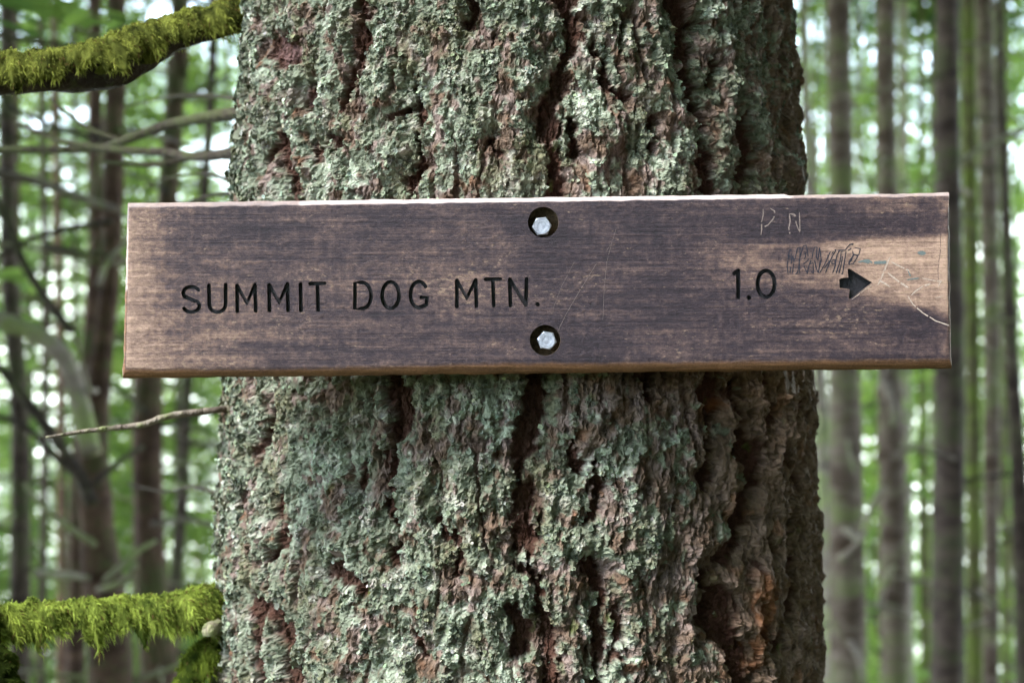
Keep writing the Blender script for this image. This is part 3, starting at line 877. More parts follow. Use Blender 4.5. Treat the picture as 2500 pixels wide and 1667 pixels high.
DEP = .0042
def finish_board():
    lim = sorted(set(T[ownr == -1].ravel()))
    front = T[ownr == -1]
    yy = .00022 * np.abs(fbm(vs[:, 0] / 260, vs[:, 1] / 16, 3, 431)) * 1.0
    Vb = [w3(p, 0) for p in vs]
    # wear: keep pts on letter edges flat
    V = [(x, float(y), z) for (x, _, z), y in zip(Vb, yy)]
    tone = [(float(s), 0, 0) for s in stain(vs[:, 0], vs[:, 1])]
    F = [tuple(map(int, f)) for f in front]
    # map from inner loop to cdt verts = first len(INN) inputs (kept in order)
    n = len(INN)
    inner_idx = list(range(n))
    dd = np.hypot(*(vs[:n] - INN).T).max()
    if dd > .01:
        inner_idx = [int(np.argmin(((vs - q) ** 2).sum(1))) for q in INN]
    rings = [inner_idx]
    sidekind = []
    for i in range(n):
        o, q = OUT[i], INN[i]; d = o - q
        sidekind.append('t' if d[1] < -8 else 'b' if d[1] > 8 else 'l' if d[0] < 0 else 'r')
    prof = [(.12, .0003), (.35, .0010), (.72, .0034), (1.0, .0080), (1.0, .020), (.97, .036), (.90, .038)]
    for k, (f, y) in enumerate(prof):
        ring = []
        for i in range(n):
            p = INN[i] + (OUT[i] - INN[i]) * f
            wob = .6 * float(pn(p[0] / 22, k * 1.7 + p[1] / 22, 441)) if k < 4 else .8 * float(pn(p[0] / 40, k + .3, 442))
            x, z = P2(p[0], p[1] + wob); V.append((x, y, z)); ring.append(len(V) - 1)
            sk = sidekind[i]
            if sk == 't':
                bl = (1.0 if 735 < p[0] < 1930 else .42) * (1 if k >= 1 else .55)
                bl *= .8 + .3 * float(pn(p[0] / 60, k, 444))
                tone.append((.45, 0, max(0, bl)))
            elif sk == 'b':
                tone.append((.35, (.15, .9, 1, 1, 1, 1, 1)[k], 0))
            elif sk == 'l': tone.append((.8, 0, .38 if k < 3 else .1))
            else: tone.append((.55, .2 if k < 2 else .95, .25 if k < 1 else 0))
        rings.append(ring)
    for r0, r1 in zip(rings[:-1], rings[1:]):
        for i in range(n):
            j = (i + 1) % n; F.append((r0[i], r0[j], r1[j], r1[i]))
    F.append(tuple(rings[-1]))
    me = bpy.data.meshes.new('board'); me.from_pydata(V, [], F)
    a = me.color_attributes.new('tone', 'FLOAT_COLOR', 'POINT')
    c = np.ones((len(V), 4), np.float32); c[:, :3] = tone; a.data.foreach_set('color', c.ravel())
    me.validate()
    import bmesh
    bm = bmesh.new(); bm.from_mesh(me)
    bmesh.ops.delete(bm, geom=[v for v in bm.verts if not v.link_faces], context='VERTS')
    bmesh.ops.recalc_face_normals(bm, faces=bm.faces)
    bm.to_mesh(me); bm.free()
    # the big front area should face the viewer
    if sum(p.normal.y * p.area for p in me.polygons if abs(p.center.y) < .0005) > 0: me.flip_normals()
    me.polygons.foreach_set('use_smooth', np.ones(len(me.polygons), bool))
    me.set_sharp_from_angle(angle=math.radians(38))
    link('board', me, M_BOARD, sign)

    yv = dict()
    def recess(li, name, mat, depth, label=None, bevel=.0006):
        tr = T[ownr == li]
        if not len(tr): return None
        ids = sorted(set(tr.ravel().tolist())); mp = {v: i for i, v in enumerate(ids)}
        m = len(ids)
        V = [(Vb[v][0], depth, Vb[v][2]) for v in ids] + [(Vb[v][0], float(yy[v]) + .00002, Vb[v][2]) for v in ids]
        F = [tuple(mp[int(q)] for q in f) for f in tr]
        cnt = {}
        for f in F:
            for a_, b_ in ((f[0], f[1]), (f[1], f[2]), (f[2], f[0])): cnt[(a_, b_)] = 1
        for (a_, b_) in list(cnt):
            if (b_, a_) not in cnt: F.append((b_, a_, a_ + m, b_ + m))
        me = bpy.data.meshes.new(name); me.from_pydata(V, [], F)
        o = link(name, me, mat, sign)
        if label: o['label'] = label
        return o
    for li, (ch, s, h) in enumerate(LET):
        nm = 'digit' if ch in '10' else ('full_stop' if ch == 'full_stop' else 'letter')
        recess(li, nm, M_PAINT, DEP, None if ch == 'full_stop' else 'black routed ' + ('figure ' if ch in '10' else 'letter ') + ch)
    recess(NL, 'arrow', M_PAINT, DEP, 'black routed arrow pointing to the right')
    recess(NL + 1, 'bolt_recess', M_HOLE, .013)
    recess(NL + 2, 'bolt_recess', M_HOLE, .013)
finish_board()

def bolt(px, py, rot):
    x, z = P2(px, py); R = 24.5 * .00037; V = []; F = []
    prof = [(R, .0128, 6), (R, .0046, 6), (R * .985, .0040, 6)]
    for (r, y, k) in prof:
        for i in range(24):
            a = 2 * math.pi * i / 24
            # hexagon radius at this angle
            q = ((a) % (math.pi / 3)) - math.pi / 6
            hr = r * math.cos(math.pi / 6) / math.cos(q)
            V.append((x + hr * math.cos(a + rot), y, z + hr * math.sin(a + rot)))
    for (r, y) in ((R * .80, .0030), (R * .45, .0031), (R * .42, .0034), (R * .1, .0034)):
        for i in range(24):
            a = 2 * math.pi * i / 24
            V.append((x + r * math.cos(a + rot), y, z + r * math.sin(a + rot)))
    for k in range(6):
        for i in range(24):
            j = (i + 1) % 24; F.append((k * 24 + i, k * 24 + j, k * 24 + 24 + j, k * 24 + 24 + i))
    F.append(tuple(6 * 24 + i for i in range(24)))
    me = bpy.data.meshes.new('hex_bolt'); me.from_pydata(V, [], F)
    import bmesh
    bm = bmesh.new(); bm.from_mesh(me); bmesh.ops.recalc_face_normals(bm, faces=bm.faces); bm.to_mesh(me); bm.free()
    o = link('hex_bolt', me, M_BOLT, sign)
    # washer under the head
    V = []; F = []
    for (r, y) in ((R * .8, .0127), (R * 1.12, .0127), (R * 1.12, .0115), (R * .8, .0115)):
        for i in range(28): a = 2 * math.pi * i / 28; V.append((x + r * math.cos(a), y, z + r * math.sin(a)))
    for k in range(4):
        for i in range(28):
            j = (i + 1) % 28; F.append((k * 28 + i, k * 28 + j, ((k + 1) % 4) * 28 + j, ((k + 1) % 4) * 28 + i))
bolt(1323, 551.5, math.radians(5))
bolt(1335.5, 831, math.radians(-10))

# scratches and pen marks: thin strips lying on the face
def strips(name, lines, mat, label=None, base=-.00015):
    V = []; F = []
    for li, (pl, w) in enumerate(lines):
        P = [np.array(p, float) for p in pl]; Q = []
        for a, b in zip(P[:-1], P[1:]):
            n = max(2, int(np.linalg.norm(b - a) / 4))
            Q += [a + (b - a) * k / n for k in range(n)]
        Q.append(P[-1]); Q = np.array(Q)
        Q = Q + np.stack([fbm(np.arange(len(Q)) / 5., np.full(len(Q), li * 3.1 + len(name)), 2, 501), fbm(np.arange(len(Q)) / 5., np.full(len(Q), li * 2.3 + 7), 2, 502)], 1) * .9
        t = np.gradient(Q, axis=0); t /= np.linalg.norm(t, axis=1)[:, None] + 1e-9; nr = np.stack([-t[:, 1], t[:, 0]], 1)
        ws = w * .5 * (.75 + .6 * np.abs(pn(np.arange(len(Q)) / 2.3, np.full(len(Q), li + .5), 503))); ws[0] *= .4; ws[-1] *= .3
        b0 = len(V)
        for q, nn, ww in zip(Q, nr, ws):
            for s in (-1, 1):
                x, z = P2(*(q + nn * ww * s)); V.append((x, base - .00001 * (li % 7), z))
        gap = pn(np.arange(len(Q)) / 3.1, np.full(len(Q), li * 1.7), 504)
        for k in range(len(Q) - 1):
            if gap[k] > .52: continue
            F.append((b0 + 2 * k, b0 + 2 * k + 1, b0 + 2 * k + 3, b0 + 2 * k + 2))
    me = bpy.data.meshes.new(name); me.from_pydata(V, [], F)
    o = link(name, me, mat, sign)
    if label: o['label'] = label
    return o
def m_(mp, pts): return [mp(*p) for p in pts]
ZN = lambda x, y: (1780 + x / 11.2, 480 + y / 11.2)
ZH = lambda x, y: (1260 + x / 3.92, 480 + y / 3.92)
strips('scratched_letter', [(m_(ZN, [(930, 340), (930, 520), (885, 700), (890, 900), (870, 1060)]), 3.0), (m_(ZN, [(1120, 320), (1240, 400), (1255, 500), (1190, 630), (1060, 780), (930, 850)]), 3.0)], M_SCR_M, 'pale scratched letter P')
strips('scratched_letter', [(m_(ZN, [(1650, 480), (1665, 700), (1630, 860), (1665, 1030)]), 3.8), (m_(ZN, [(1650, 470), (1790, 500), (1830, 720), (1920, 960)]), 2.8), (m_(ZN, [(1925, 430), (1935, 980)]), 2.8), (m_(ZN, [(1700, 460), (1830, 540)]), 5)], M_SCR_M, 'pale scratched letter N')
for pl, w in (([(960, 300), (905, 480), (870, 620), (845, 850), (830, 1180)], 1.0), ([(770, 640), (640, 850), (550, 1000), (470, 1140), (400, 1290)], 1.3), ([(560, 620), (440, 850), (350, 1080)], .8), ([(910, 450), (860, 530)], .8)):
    strips('scratch', [(m_(ZH, pl), w)], M_SCR_F)
for pl, w in (([(1600, 660), (1560, 760), (1520, 860), (1460, 980)], 2.4), ([(1580, 690), (1500, 880)], 1.6), ([(1610, 720), (1700, 770), (1810, 820)], 3.4), ([(1570, 840), (1680, 930), (1800, 1010)], 4.0),
              ([(1470, 920), (1540, 960), (1600, 1000)], 4.0), ([(1830, 1090), (1880, 1040), (1960, 990), (2040, 965)], 3.2), ([(1950, 900), (2060, 925), (2170, 940)], 2.2), ([(2165, 920), (2125, 1000)], 2.4), ([(2100, 1120), (2180, 1095)], 1.6)):
    strips('scratch', [(m_(ZG, pl), w)], M_SCR)
strips('scratch', [(m_(ZG, [(1790, 1090), (1850, 1190), (1950, 1280), (2100, 1370), (2255, 1425)]), 2.6)], M_SCR, 'long pale curved scratch at the end of the board')
strips('scratch', [(m_(ZG, [(1400, 970), (1170, 1138)]), 1.4)], M_SCR)
strips('scratch', [(m_(ZG, [(2150, 400), (2155, 560), (2125, 800), (2130, 920)]), 1.0)], M_INK)
ink = [[(470, 860), (460, 750), (485, 590), (500, 585), (505, 690), (545, 690), (575, 570), (600, 560), (600, 700), (575, 840), (545, 860)],
       [(490, 850), (500, 760), (520, 650), (535, 700), (520, 860)], [(600, 860), (590, 700), (640, 545), (670, 540), (690, 640), (690, 700), (640, 745), (680, 850)],
       [(640, 640), (665, 620), (660, 670), (640, 700)], [(680, 860), (700, 760), (730, 690), (760, 560), (790, 560), (780, 660), (800, 700), (820, 560)],
       [(700, 750), (745, 730), (750, 850), (720, 830)], [(760, 700), (780, 790), (800, 840), (830, 700), (850, 700)], [(820, 560), (835, 700), (800, 850)],
       [(815, 850), (870, 760), (900, 690), (945, 590), (1000, 585), (940, 700), (880, 850)], [(905, 640), (925, 720), (870, 790)],
       [(955, 700), (990, 700), (985, 740), (955, 745), (955, 700)], [(960, 850), (990, 760), (1010, 640), (1040, 590), (1060, 600), (1040, 720), (1000, 855)],
       [(1010, 590), (1100, 590), (1150, 530), (1190, 520), (1130, 600)], [(1075, 600), (1060, 740), (1030, 850)], [(1110, 600), (1090, 740), (1070, 855), (1055, 855)],
       [(1130, 600), (1190, 560), (1270, 580), (1250, 650), (1190, 640), (1180, 600)], [(1150, 760), (1140, 720), (1200, 640), (1240, 660), (1190, 740), (1150, 750)],
       [(1185, 640), (1170, 700), (1130, 750)], [(950, 640), (975, 600)], [(470, 700), (490, 640)]]
strips('pen_scrawl', [(m_(ZG, s), 2.7) for s in ink], M_INK, 'blue black pen scrawl above the arrow', -.00012)
strips('pen_smear', [(m_(ZG, [(1240, 725), (1340, 700), (1400, 730), (1560, 715)]), 5), (m_(ZG, [(1290, 710), (1390, 720)]), 9), (m_(ZG, [(1420, 740), (1560, 730)]), 5)], M_TEAL, 'faded teal pen smear beside the arrow', -.0001)
strips('pen_smear', [(m_(ZG, [(1900, 620), (1990, 625)]), 11), (m_(ZG, [(1790, 800), (1830, 900)]), 3), (m_(ZG, [(1780, 920), (1920, 900)]), 4)], M_TEAL, None, -.0001)

# ================================================================== BRANCHES OF THE BIG TREE
mossy_branch([(640, 34, 42, .33), (575, 48, 36, .30), (500, 68, 34, .28), (420, 90, 36, .27), (340, 128, 50, .26), (290, 155, 58, .25), (220, 172, 48, .24), (110, 182, 42, .23), (0, 188, 42, .22), (-120, 192, 42, .21), (-400, 190, 36, .18)],
             42000, ((.028, .036, .010), (.38, .42, .085)), -.2, .003, .010, .06, 'thick drooping moss covered limb crossing the top corner', hem0=3.35, thick=.009)
mossy_branch([(620, 1450, 34, .33), (540, 1466, 26, .30), (450, 1490, 20, .28), (330, 1500, 20, .27), (200, 1506, 18, .26), (80, 1514, 18, .25), (-60, 1525, 22, .24), (-320, 1500, 16, .2)],
             42000, ((.04, .065, .012), (.44, .55, .10)), -.6, .004, .013, .05, 'limb thick with bright lime green moss', thick=.014)
mossy_branch([(560, 1560, 22, .31), (515, 1590, 20, .29), (480, 1625, 18, .28), (450, 1690, 15, .28), (430, 1800, 12, .28)], 7000, ((.03, .05, .010), (.26, .34, .045)), 0, .004, .012, .1, 'short drooping mossy stub under the bright limb')
mossy_branch([(-130, 1450, 34, .20), (-80, 1550, 36, .17), (-30, 1640, 38, .14), (5, 1780, 40, .12)], 9000, ((.012, .018, .006), (.09, .13, .022)), 0, .003, .010, 0)
tube('broken_stub', [at(560, 1550, .33), at(530, 1532, .27), at(506, 1538, .23)], [.012, .010, .007], M_TR_PALE, tree, 10, .3)
tube('dead_branch', [at(600, 992, .33), at(542, 999, .29), at(484, 1006, .27), at(404, 1017, .25), at(351, 1036, .24), at(285, 1044, .23), at(218, 1051, .22), at(112, 1067, .20)], [.0042, .0038, .0040, .0034, .0036, .0030, .0026, .0012], M_TWIG, tree, 8, .3)['label'] = 'thin pale bare twig below the board'
def db(pts, r0, r1, Y0, Y1, mat=M_TWIG_D, parent=None, sides=8):
    n = len(pts)
    return tube('dead_branch', [at(x, y, Y0 + (Y1 - Y0) * i / (n - 1)) for i, (x, y) in enumerate(pts)], [r0 + (r1 - r0) * i / (n - 1) for i in range(n)], mat, parent or tree, sides, .25, int(abs(pts[0][0])))
db([(640, 262), (583, 275), (480, 291), (400, 308), (298, 345), (250, 361), (120, 366), (-60, 362)], .010, .006, .6, 1.4)
db([(650, 365), (585, 372), (532, 378), (468, 383), (404, 372), (298, 367), (213, 356), (133, 340), (40, 300)], .0095, .004, .6, 1.3)
db([(298, 345), (230, 320), (180, 290), (120, 240)], .005, .002, 1.2, 1.3)
db([(468, 383), (400, 400), (330, 402), (250, 395)], .006, .003, 1.0, 1.2)
for pl in ([(700, 300), (560, 240), (430, 235), (300, 262)], [(690, 430), (590, 470), (500, 480), (390, 520), (290, 530)], [(680, 1190), (560, 1210), (470, 1188), (400, 1200), (310, 1180)], [(700, 520), (560, 440), (480, 425), (380, 440)]):
    db(pl, .0045, .0015, .7, 1.5)

# ================================================================== CROWNS (shared meshes)
def conifer_crown(seed, H=17., Lmax=2.6, dens=1.0):
    r = np.random.default_rng(seed); Vs = []; n = 0
    quads = []
    z = .2
    while z < H:
        k = int(r.integers(3, 6))
        for _ in range(k):
            a = r.uniform(0, 6.283); L = Lmax * (1 - z / H) ** .8 * r.uniform(.6, 1.1) + .25
            dr = r.uniform(.05, .28)
            dirv = np.array([math.cos(a), math.sin(a), 0]); side = np.array([-math.sin(a), math.cos(a), 0])
            m = int(L / .085 * dens)
            s = (np.arange(m) + r.uniform(0, 1, m)) / m
            s = s[s > .12]
            p = dirv * (s * L)[:, None] + np.array([0, 0, 1.]) * (z - dr * L * s ** 1.5 + .1 * np.sin(s * 6) * .3)[:, None]
            # bough itself
            quads.append(np.stack([np.array([0, 0, z]) + side * .012, np.array([0, 0, z]) - side * .012, p[-1] - side * .004, p[-1] + side * .004]))
            for sg in (-1, 1):
                tl = (.10 + .42 * L / 2.6 * np.sin(np.clip(s * 1.05, 0, 1) * math.pi) ** .7) * r.uniform(.5, 1.2, len(s))
                td = dirv[None] * r.uniform(.3, .9, (len(s), 1)) + side[None] * sg + np.array([0, 0, -1.]) * r.uniform(.0, .45, (len(s), 1))
                td /= np.linalg.norm(td, axis=1)[:, None]
                up = np.array([0, 0, 1.]) + r.normal(0, .35, (len(s), 3)); w = np.cross(td, up); w /= np.linalg.norm(w, axis=1)[:, None]
                for q in range(3):
                    f0, f1 = q / 3, (q + .9) / 3
                    wd = r.uniform(.026, .055, (len(s), 1)) * (1 - .25 * q)
                    a0 = p + td * (tl * f0)[:, None]; a1 = p + td * (tl * f1)[:, None] + r.normal(0, .012, (len(s), 3))
                    quads.extend(np.stack([a0 - w * wd * .5, a0 + w * wd * .5, a1 + w * wd, a1 - w * wd], 1))
        z += r.uniform(.18, .34)
    Q = np.array([q for q in quads]).reshape(-1, 4, 3)
    return mesh_np('crown', Q.reshape(-1, 3), np.arange(len(Q) * 4).reshape(-1, 4), smooth=False)

def leafy_crown(seed, H=19., Rr=3.4, ncl=360, nl=80):
    r = np.random.default_rng(seed); Q = []
    for _ in range(ncl):
        zc = r.uniform(0, H); rad = Rr * math.sqrt(max(.05, 1 - ((zc - H * .5) / (H * .55)) ** 2))
        a = r.uniform(0, 6.283); q = rad * r.uniform(.15, 1) ** .5
        c = np.array([q * math.cos(a), q * math.sin(a), zc])
        sc = r.uniform(.16, .42)
        p = c + r.normal(0, 1, (nl, 3)) * sc * np.array([1, 1, .45])
        nn = r.normal(0, 1, (nl, 3)); nn[:, 2] += 1.0; nn /= np.linalg.norm(nn, axis=1)[:, None]
        u = np.cross(nn, r.normal(0, 1, (nl, 3))); u /= np.linalg.norm(u, axis=1)[:, None]; v = np.cross(nn, u)
        l = r.uniform(.045, .085, (nl, 1))
        Q.append(np.stack([p - u * l, p - v * l * .55, p + u * l, p + v * l * .55], 1))
    Q = np.concatenate(Q)
    return mesh_np('crown', Q.reshape(-1, 3), np.arange(len(Q) * 4).reshape(-1, 4), smooth=False)

CON = [conifer_crown(s) for s in (1, 2, 3)]
LEA = [leafy_crown(s) for s in (4, 5, 6)]
for m in CON: m.materials.append(M_NEEDLE)
for m in LEA: m.materials.append(M_LEAF)

def crown(parent, me, loc, sc, rz, sz=None):
    o = bpy.data.objects.new('crown', me); col.objects.link(o)
    o.parent = parent
    o.location = Vector(loc) - Vector(parent.location)
    o.scale = (sc, sc, sz or sc); o.rotation_euler = (0, 0, rz)
    return o
crown(tree, CON[0], (CX, .3, 8.0), 1.1, .4, .65)

# ================================================================== TREES BEHIND
def bg_tree(name, label, pts, Y, mat, crown_z=5.5, group=None, cat='tree', twigs=(), stubs=0, seed=0, top=10., leafy=False, cs=.8):
    """pts: (px, py, width_px) down the part of the stem the photograph shows, from the top"""
    k = .72 * (DC + Y) / 2500
    P = [at(x, y, Y) for x, y, w in pts]; R = [w * k / 2 for x, y, w in pts]
    up = P[0] + Vector(((P[0].x - P[1].x) * .3, 0, top * .5)); up2 = P[0] + Vector((0, 0, top))
    low = P[-1]; g = float(gz(low.x, Y))
    foot = Vector((low.x + (low.x - P[-2].x) * .2, Y, g - .15))
    PP = [up2, up] + P + [foot]; RR = [R[0] * .35, R[0] * .8] + R + [R[-1] * 1.35]
    root = tag(empty(name, (foot.x, Y, g)), label, cat, group)
    tube('trunk', PP, RR, mat, root, 14, .10, seed, 5)
    r = random.Random(seed + 77)
    cz = max(P[0].z + 1.0, crown_z)
    crown(root, (LEA if leafy else CON)[seed % 3], (up.x, Y, cz), cs, r.uniform(0, 6))
    for tw in twigs:
        pl, w0, w1, m = tw
        n = len(pl)
        tube('dead_branch', [at(x, y, Y - .1 - .25 * i / n) for i, (x, y) in enumerate(pl)], [(w0 + (w1 - w0) * i / (n - 1)) * k / 2 * (1.45 if w0 < 20 else 1) for i in range(n)], m, root, 6, .2, seed)
    for _ in range(stubs * 2):
        i = r.uniform(0, len(P) - 1.01); j = int(i); p = P[j].lerp(P[j + 1], i - j)
        a = r.uniform(0, 6.283); L = r.uniform(.3, 1.1) * (1.6 if P[0].x < 0 else 1)
        d = Vector((math.cos(a), math.sin(a) * .6, r.uniform(-.3, .25)))
        tube('dead_branch', [p, p + d * L * .5 + Vector((0, 0, r.uniform(-.05, .05))), p + d * L + Vector((0, 0, r.uniform(-.15, .1)))], [.013, .009, .004], r.choice((M_TWIG, M_TWIG_D, M_TWIG)), root, 5, .2, seed, 2)
    return root

# right-hand side
bg_tree('fir_tree', 'slim straight fir with grey brown bark, first stem right of the big trunk', [(2047, -40, 60), (2052, 350, 62), (2060, 833, 72), (2066, 1250, 84), (2072, 1700, 92)], 9.0, M_TR_GREY, stubs=7, seed=1,
        twigs=[([(2052, 1365), (2100, 1318), (2130, 1233), (2160, 1190)], 15, 10, M_TR_PALE), ([(2062, 1292), (2102, 1321)], 14, 10, M_TR_PALE), ([(2070, 1560), (2095, 1600), (2110, 1660)], 14, 8, M_TWIG)])
bg_tree('fir_tree', 'thin pale silvery stem hugging the right edge of the big trunk', [(1962, -40, 24), (1975, 400, 26), (2000, 900, 34), (2022, 1300, 48), (2035, 1700, 56)], 12.0, M_TR_PALE, stubs=4, seed=2)
bg_tree('fir_tree', 'mid brown fir stem rising behind the arrow end of the board', [(2164, -40, 46), (2166, 400, 48), (2172, 833, 56), (2180, 1250, 66), (2186, 1700, 70)], 10.0, M_TR_GREY, stubs=7, seed=3,
        twigs=[([(2160, 930), (2180, 1000), (2178, 1040)], 16, 10, M_TR_PALE), ([(2175, 1120), (2230, 1090), (2290, 1075)], 9, 6, M_TWIG), ([(2150, 1480), (2160, 1420), (2185, 1380)], 14, 8, M_TR_PALE)])
bg_tree('fir_tree', 'narrow pale greenish stem showing only below the board, between two brown firs', [(2205, 560, 24), (2208, 833, 28), (2212, 1250, 32), (2216, 1700, 34)], 15.0, M_TR_PALE, stubs=3, seed=4, top=12)
bg_tree('fir_tree', 'very thin mossy brown stem just left of the dark fir', [(2250, 480, 16), (2252, 833, 20), (2256, 1250, 24), (2262, 1700, 28)], 16.0, M_TR_MOSS, stubs=2, seed=5, top=12)
bg_tree('fir_tree', 'thick dark fir stem passing behind the end of the board', [(2313, -40, 56), (2315, 400, 60), (2320, 833, 70), (2318, 1250, 76), (2312, 1700, 82)], 7.5, M_TR_DARK, stubs=5, seed=6,
        twigs=[([(2330, 1120), (2260, 1100), (2200, 1090)], 8, 5, M_TWIG)])
bg_tree('fir_tree', 'slender stem coated in yellow green moss beside the dark fir', [(2366, -40, 34), (2368, 400, 36), (2374, 833, 36), (2378, 1250, 36), (2380, 1700, 38)], 8.5, M_TR_MOSS, stubs=4, seed=7,
        twigs=[([(2500, 318), (2430, 346), (2366, 380), (2292, 426)], 11, 8, M_TWIG), ([(2312, 430), (2345, 462), (2372, 475)], 12, 8, M_TR_PALE)])
bg_tree('fir_tree', 'slender ash grey stem just right of the moss coated one', [(2405, -40, 42), (2412, 400, 44), (2422, 833, 42), (2420, 1250, 38), (2418, 1700, 40)], 10.5, M_TR_GREY, stubs=5, seed=8)
bg_tree('fir_tree', 'dark brown stem at the very edge of the view, right of the ash grey one', [(2440, -40, 16), (2452, 400, 24), (2468, 833, 32), (2490, 1200, 40), (2505, 1700, 50)], 9.5, M_TR_DARK, stubs=4, seed=9)
bg_tree('fir_tree', 'leaning sapling with green bark low beside the last dark stem', [(2440, 1130, 14), (2462, 1300, 18), (2490, 1430, 20), (2530, 1700, 24)], 11.5, M_TR_MOSS, stubs=0, seed=10, top=6)
# left-hand side
bg_tree('fir_tree', 'red brown crooked stem left of the big trunk, seen above and below the board', [(440, -40, 46), (432, 150, 48), (412, 450, 50), (388, 700, 58), (362, 920, 74), (362, 1250, 72), (372, 1450, 84), (390, 1700, 100)], 6.0, M_TR_BROWN, stubs=6, seed=11,
        twigs=[([(425, 1180), (470, 1190), (520, 1180)], 8, 5, M_TWIG), ([(560, 180), (500, 215), (420, 240)], 6, 9, M_TWIG_D), ([(300, 420), (360, 440), (410, 470)], 6, 9, M_TWIG_D), ([(540, 1290), (460, 1270), (370, 1280)], 6, 10, M_TWIG), ([(250, 930), (300, 960), (362, 1010)], 6, 9, M_TWIG_D)])
bg_tree('fir_tree', 'thin grey brown stem squeezed between the red brown stem and the big trunk', [(520, -40, 22), (515, 200, 23), (498, 480, 24), (458, 920, 26), (448, 1180, 28), (428, 1430, 30), (415, 1700, 34)], 8.0, M_TR_DARK, stubs=4, seed=12)
t13 = bg_tree('fir_tree', 'moss streaked trunk bending left behind the mossy limbs, forked at sign height', [(285, -40, 44), (282, 200, 48), (276, 480, 50), (272, 650, 46), (250, 860, 52), (228, 1060, 72), (236, 1280, 84), (258, 1480, 100), (270, 1700, 110)], 4.2, M_TR_BROWN, stubs=5, seed=13,
        twigs=[([(-40, 770), (50, 800), (110, 830), (160, 880), (195, 980), (225, 1110)], 40, 50, M_TR_PALE), ([(-20, 480), (18, 540), (52, 630), (105, 720), (175, 810)], 15, 14, M_TWIG_D), ([(-30, 860), (50, 960), (120, 1050), (190, 1150), (225, 1230)], 14, 22, M_TWIG_D),
               ([(-30, 418), (75, 440), (133, 458), (210, 488), (285, 512)], 16, 13, M_TWIG), ([(90, 1400), (160, 1405), (215, 1410)], 14, 10, M_TWIG), ([(240, 1440), (300, 1420), (330, 1380)], 14, 10, M_TWIG), ([(110, 600), (180, 612), (260, 620)], 9, 8, M_TWIG_D), ([(-30, 640), (60, 590), (160, 560), (272, 540)], 8, 10, M_TWIG_D), ([(20, 260), (110, 300), (200, 330), (276, 350)], 7, 10, M_TWIG_D), ([(330, 560), (300, 600), (262, 640), (240, 700)], 7, 12, M_TWIG), ([(-30, 1010), (60, 1040), (140, 1120), (222, 1190)], 8, 12, M_TWIG_D), ([(60, 1180), (120, 1250), (232, 1330)], 8, 12, M_TWIG), ([(350, 1090), (300, 1120), (230, 1180)], 7, 11, M_TWIG_D), ([(380, 1320), (330, 1350), (255, 1420)], 7, 12, M_TWIG)])
bg_tree('fir_tree', 'dark stem at the far edge beyond the mossy limbs', [(20, -40, 40), (18, 350, 40), (26, 700, 42), (48, 1000, 44), (50, 1350, 48), (48, 1700, 50)], 7.0, M_TR_DARK, stubs=6, seed=14)
bg_tree('fir_tree', 'dark slim stem in front of the bright gap above the upper limb', [(100, -40, 16), (102, 150, 16), (106, 420, 16), (112, 800, 18), (108, 1200, 18), (100, 1700, 20)], 9.0, M_TR_DARK, stubs=4, seed=15)
bg_tree('fir_tree', 'thin brown stem halfway between the board and the far edge', [(132, 100, 16), (138, 450, 18), (146, 800, 20), (150, 1100, 20), (150, 1700, 22)], 11.0, M_TR_BROWN, stubs=4, seed=16)
bg_tree('fir_tree', 'dark reddish stem half hidden behind the moss streaked trunk', [(232, 350, 36), (236, 600, 38), (214, 900, 40), (190, 1200, 42), (186, 1450, 44), (184, 1700, 46)], 7.8, M_TR_BROWN, stubs=3, seed=17)
for q, (x, w, Y, m) in enumerate([(555, 10, 17, M_TR_DARK), (70, 12, 18, M_TR_DARK), (325, 10, 20, M_TR_DARK), (2120, 9, 22, M_TR_DARK), (2010, 9, 20, M_TR_GREY), (2285, 9, 24, M_TR_GREY), (2460, 10, 20, M_TR_GREY), (480, 9, 22, M_TR_BROWN), (1990, 12, 17, M_TR_DARK), (2095, 14, 16, M_TR_GREY), (2140, 11, 19, M_TR_BROWN), (2275, 12, 18, M_TR_GREY), (2340, 12, 21, M_TR_GREY), (2448, 13, 15, M_TR_MOSS), (2480, 10, 23, M_TR_DARK), (40, 13, 13, M_TR_BROWN), (180, 12, 15, M_TR_DARK), (590, 10, 20, M_TR_GREY)]):
    bg_tree('fir_tree', 'hair thin distant fir stem deep in the wood', [(x, -60, w), (x + 3, 500, w), (x + 4, 1100, w + 2), (x + 6, 1700, w + 3)], Y, m, seed=20 + q, group='hair thin distant stems', top=8)

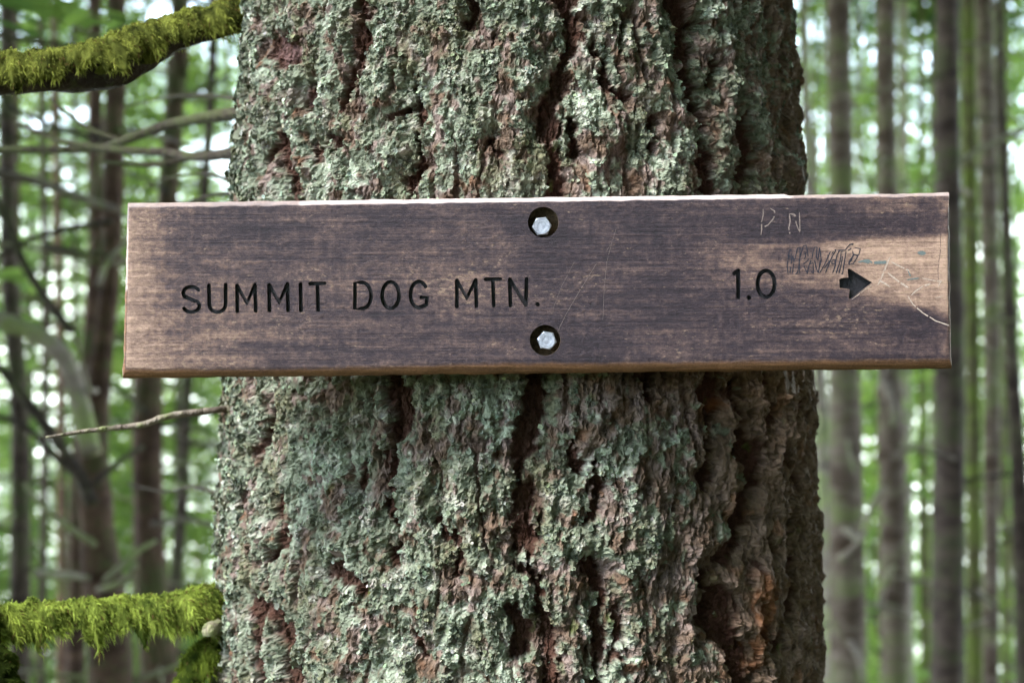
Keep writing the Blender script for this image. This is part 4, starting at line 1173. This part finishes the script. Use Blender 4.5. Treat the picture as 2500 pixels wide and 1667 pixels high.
# foliage bearing trees farther down the slope
def leafy_tree(name, label, group, me, x, Y, base, sc, sz, rz, tw=.055, mat=M_TR_DARK):
    g = float(gz(x, Y))
    root = tag(empty(name, (x, Y, g)), label, 'tree', group)
    tube('trunk', [Vector((x, Y, g - .1)), Vector((x + .1, Y, (g + base) / 2)), Vector((x, Y, base + 9 * sz))], [tw * 1.4, tw, .02], mat, root, 8, .1, int(abs(x * 10)), 4)
    crown(root, me, (x, Y, base), sc, rz, sz)
    return root
r = random.Random(5)
def xr(px, Y): return (px - 1250) / 2500 * .72 * (DC + Y)
for i in range(11):      # left: boughs of dark needles
    Y = (13, 16, 20, 25, 31, 38)[i % 6] + r.uniform(-1.5, 1.5)
    px = -100 + 740 * ((i * .618) % 1)
    leafy_tree('spruce_tree', 'green needled spruce far down the slope left of the big trunk', 'spruces beyond the left-hand stems', CON[i % 3], xr(px, Y), Y, ZC - .28 * Y - r.uniform(0, 3), r.uniform(.7, 1.0), r.uniform(.8, 1.1), r.uniform(0, 6))
for i in range(4):
    Y = (30, 36, 42, 34)[i]
    leafy_tree('maple_tree', 'lime green leafy tree far down the slope left of the big trunk', 'bright leafy trees beyond the left-hand stems', LEA[i % 3], xr((40, 220, 420, 560)[i], Y), Y, ZC - .24 * Y - r.uniform(0, 3), .95, 1., i * 1.3)
for i in range(12):      # right: bright leaves, some spruces
    Y = (19, 24, 29, 35, 42, 50)[i % 6] + r.uniform(-2, 2)
    px = 1860 + 780 * ((i * .618) % 1)
    if i % 3 == 2:
        leafy_tree('spruce_tree', 'green needled spruce behind the straight firs right of the big trunk', 'spruces beyond the right-hand stems', CON[i % 3], xr(px, Y), Y, ZC - .28 * Y - r.uniform(0, 3), r.uniform(.7, 1.0), r.uniform(.8, 1.1), r.uniform(0, 6))
    else:
        leafy_tree('maple_tree', 'bright leafed tree glowing behind the straight firs', 'bright leafy trees beyond the right-hand stems', LEA[i % 3], xr(px, Y), Y, ZC - .24 * Y - r.uniform(-1, 3), r.uniform(.7, 1.0), r.uniform(.8, 1.2), r.uniform(0, 6))
# unseen firs added uphill and to both sides; their canopy shades sign and trunk
r = random.Random(21)
spots = []
while len(spots) < 40:
    a = r.uniform(0, 6.283); d = r.uniform(3.2, 17)
    x, y = d * math.cos(a), -1.5 + d * math.sin(a) * .9
    if y > 1 and abs(x) < 2 + .62 * y: continue
    if y > 6: continue
    if x < -1.5 and -9 < y < .5: continue      # gap left in the added firs to let light in from the left
    if any((x - u) ** 2 + (y - v) ** 2 < 2.2 for u, v in spots): continue
    spots.append((x, y))
for i, (x, y) in enumerate(spots):
    g = float(gz(x, y)); near = math.hypot(x, y + 1.3) < 7
    leafy_tree('fir_tree', 'tall unseen fir added beside or behind the viewer to shade the sign and trunk', 'unseen firs added for shade', CON[i % 3], x, y, g + (2.6 if near else .8) + r.uniform(0, 1.2), r.uniform(1.1, 1.45), r.uniform(.9, 1.25), r.uniform(0, 6), .14)
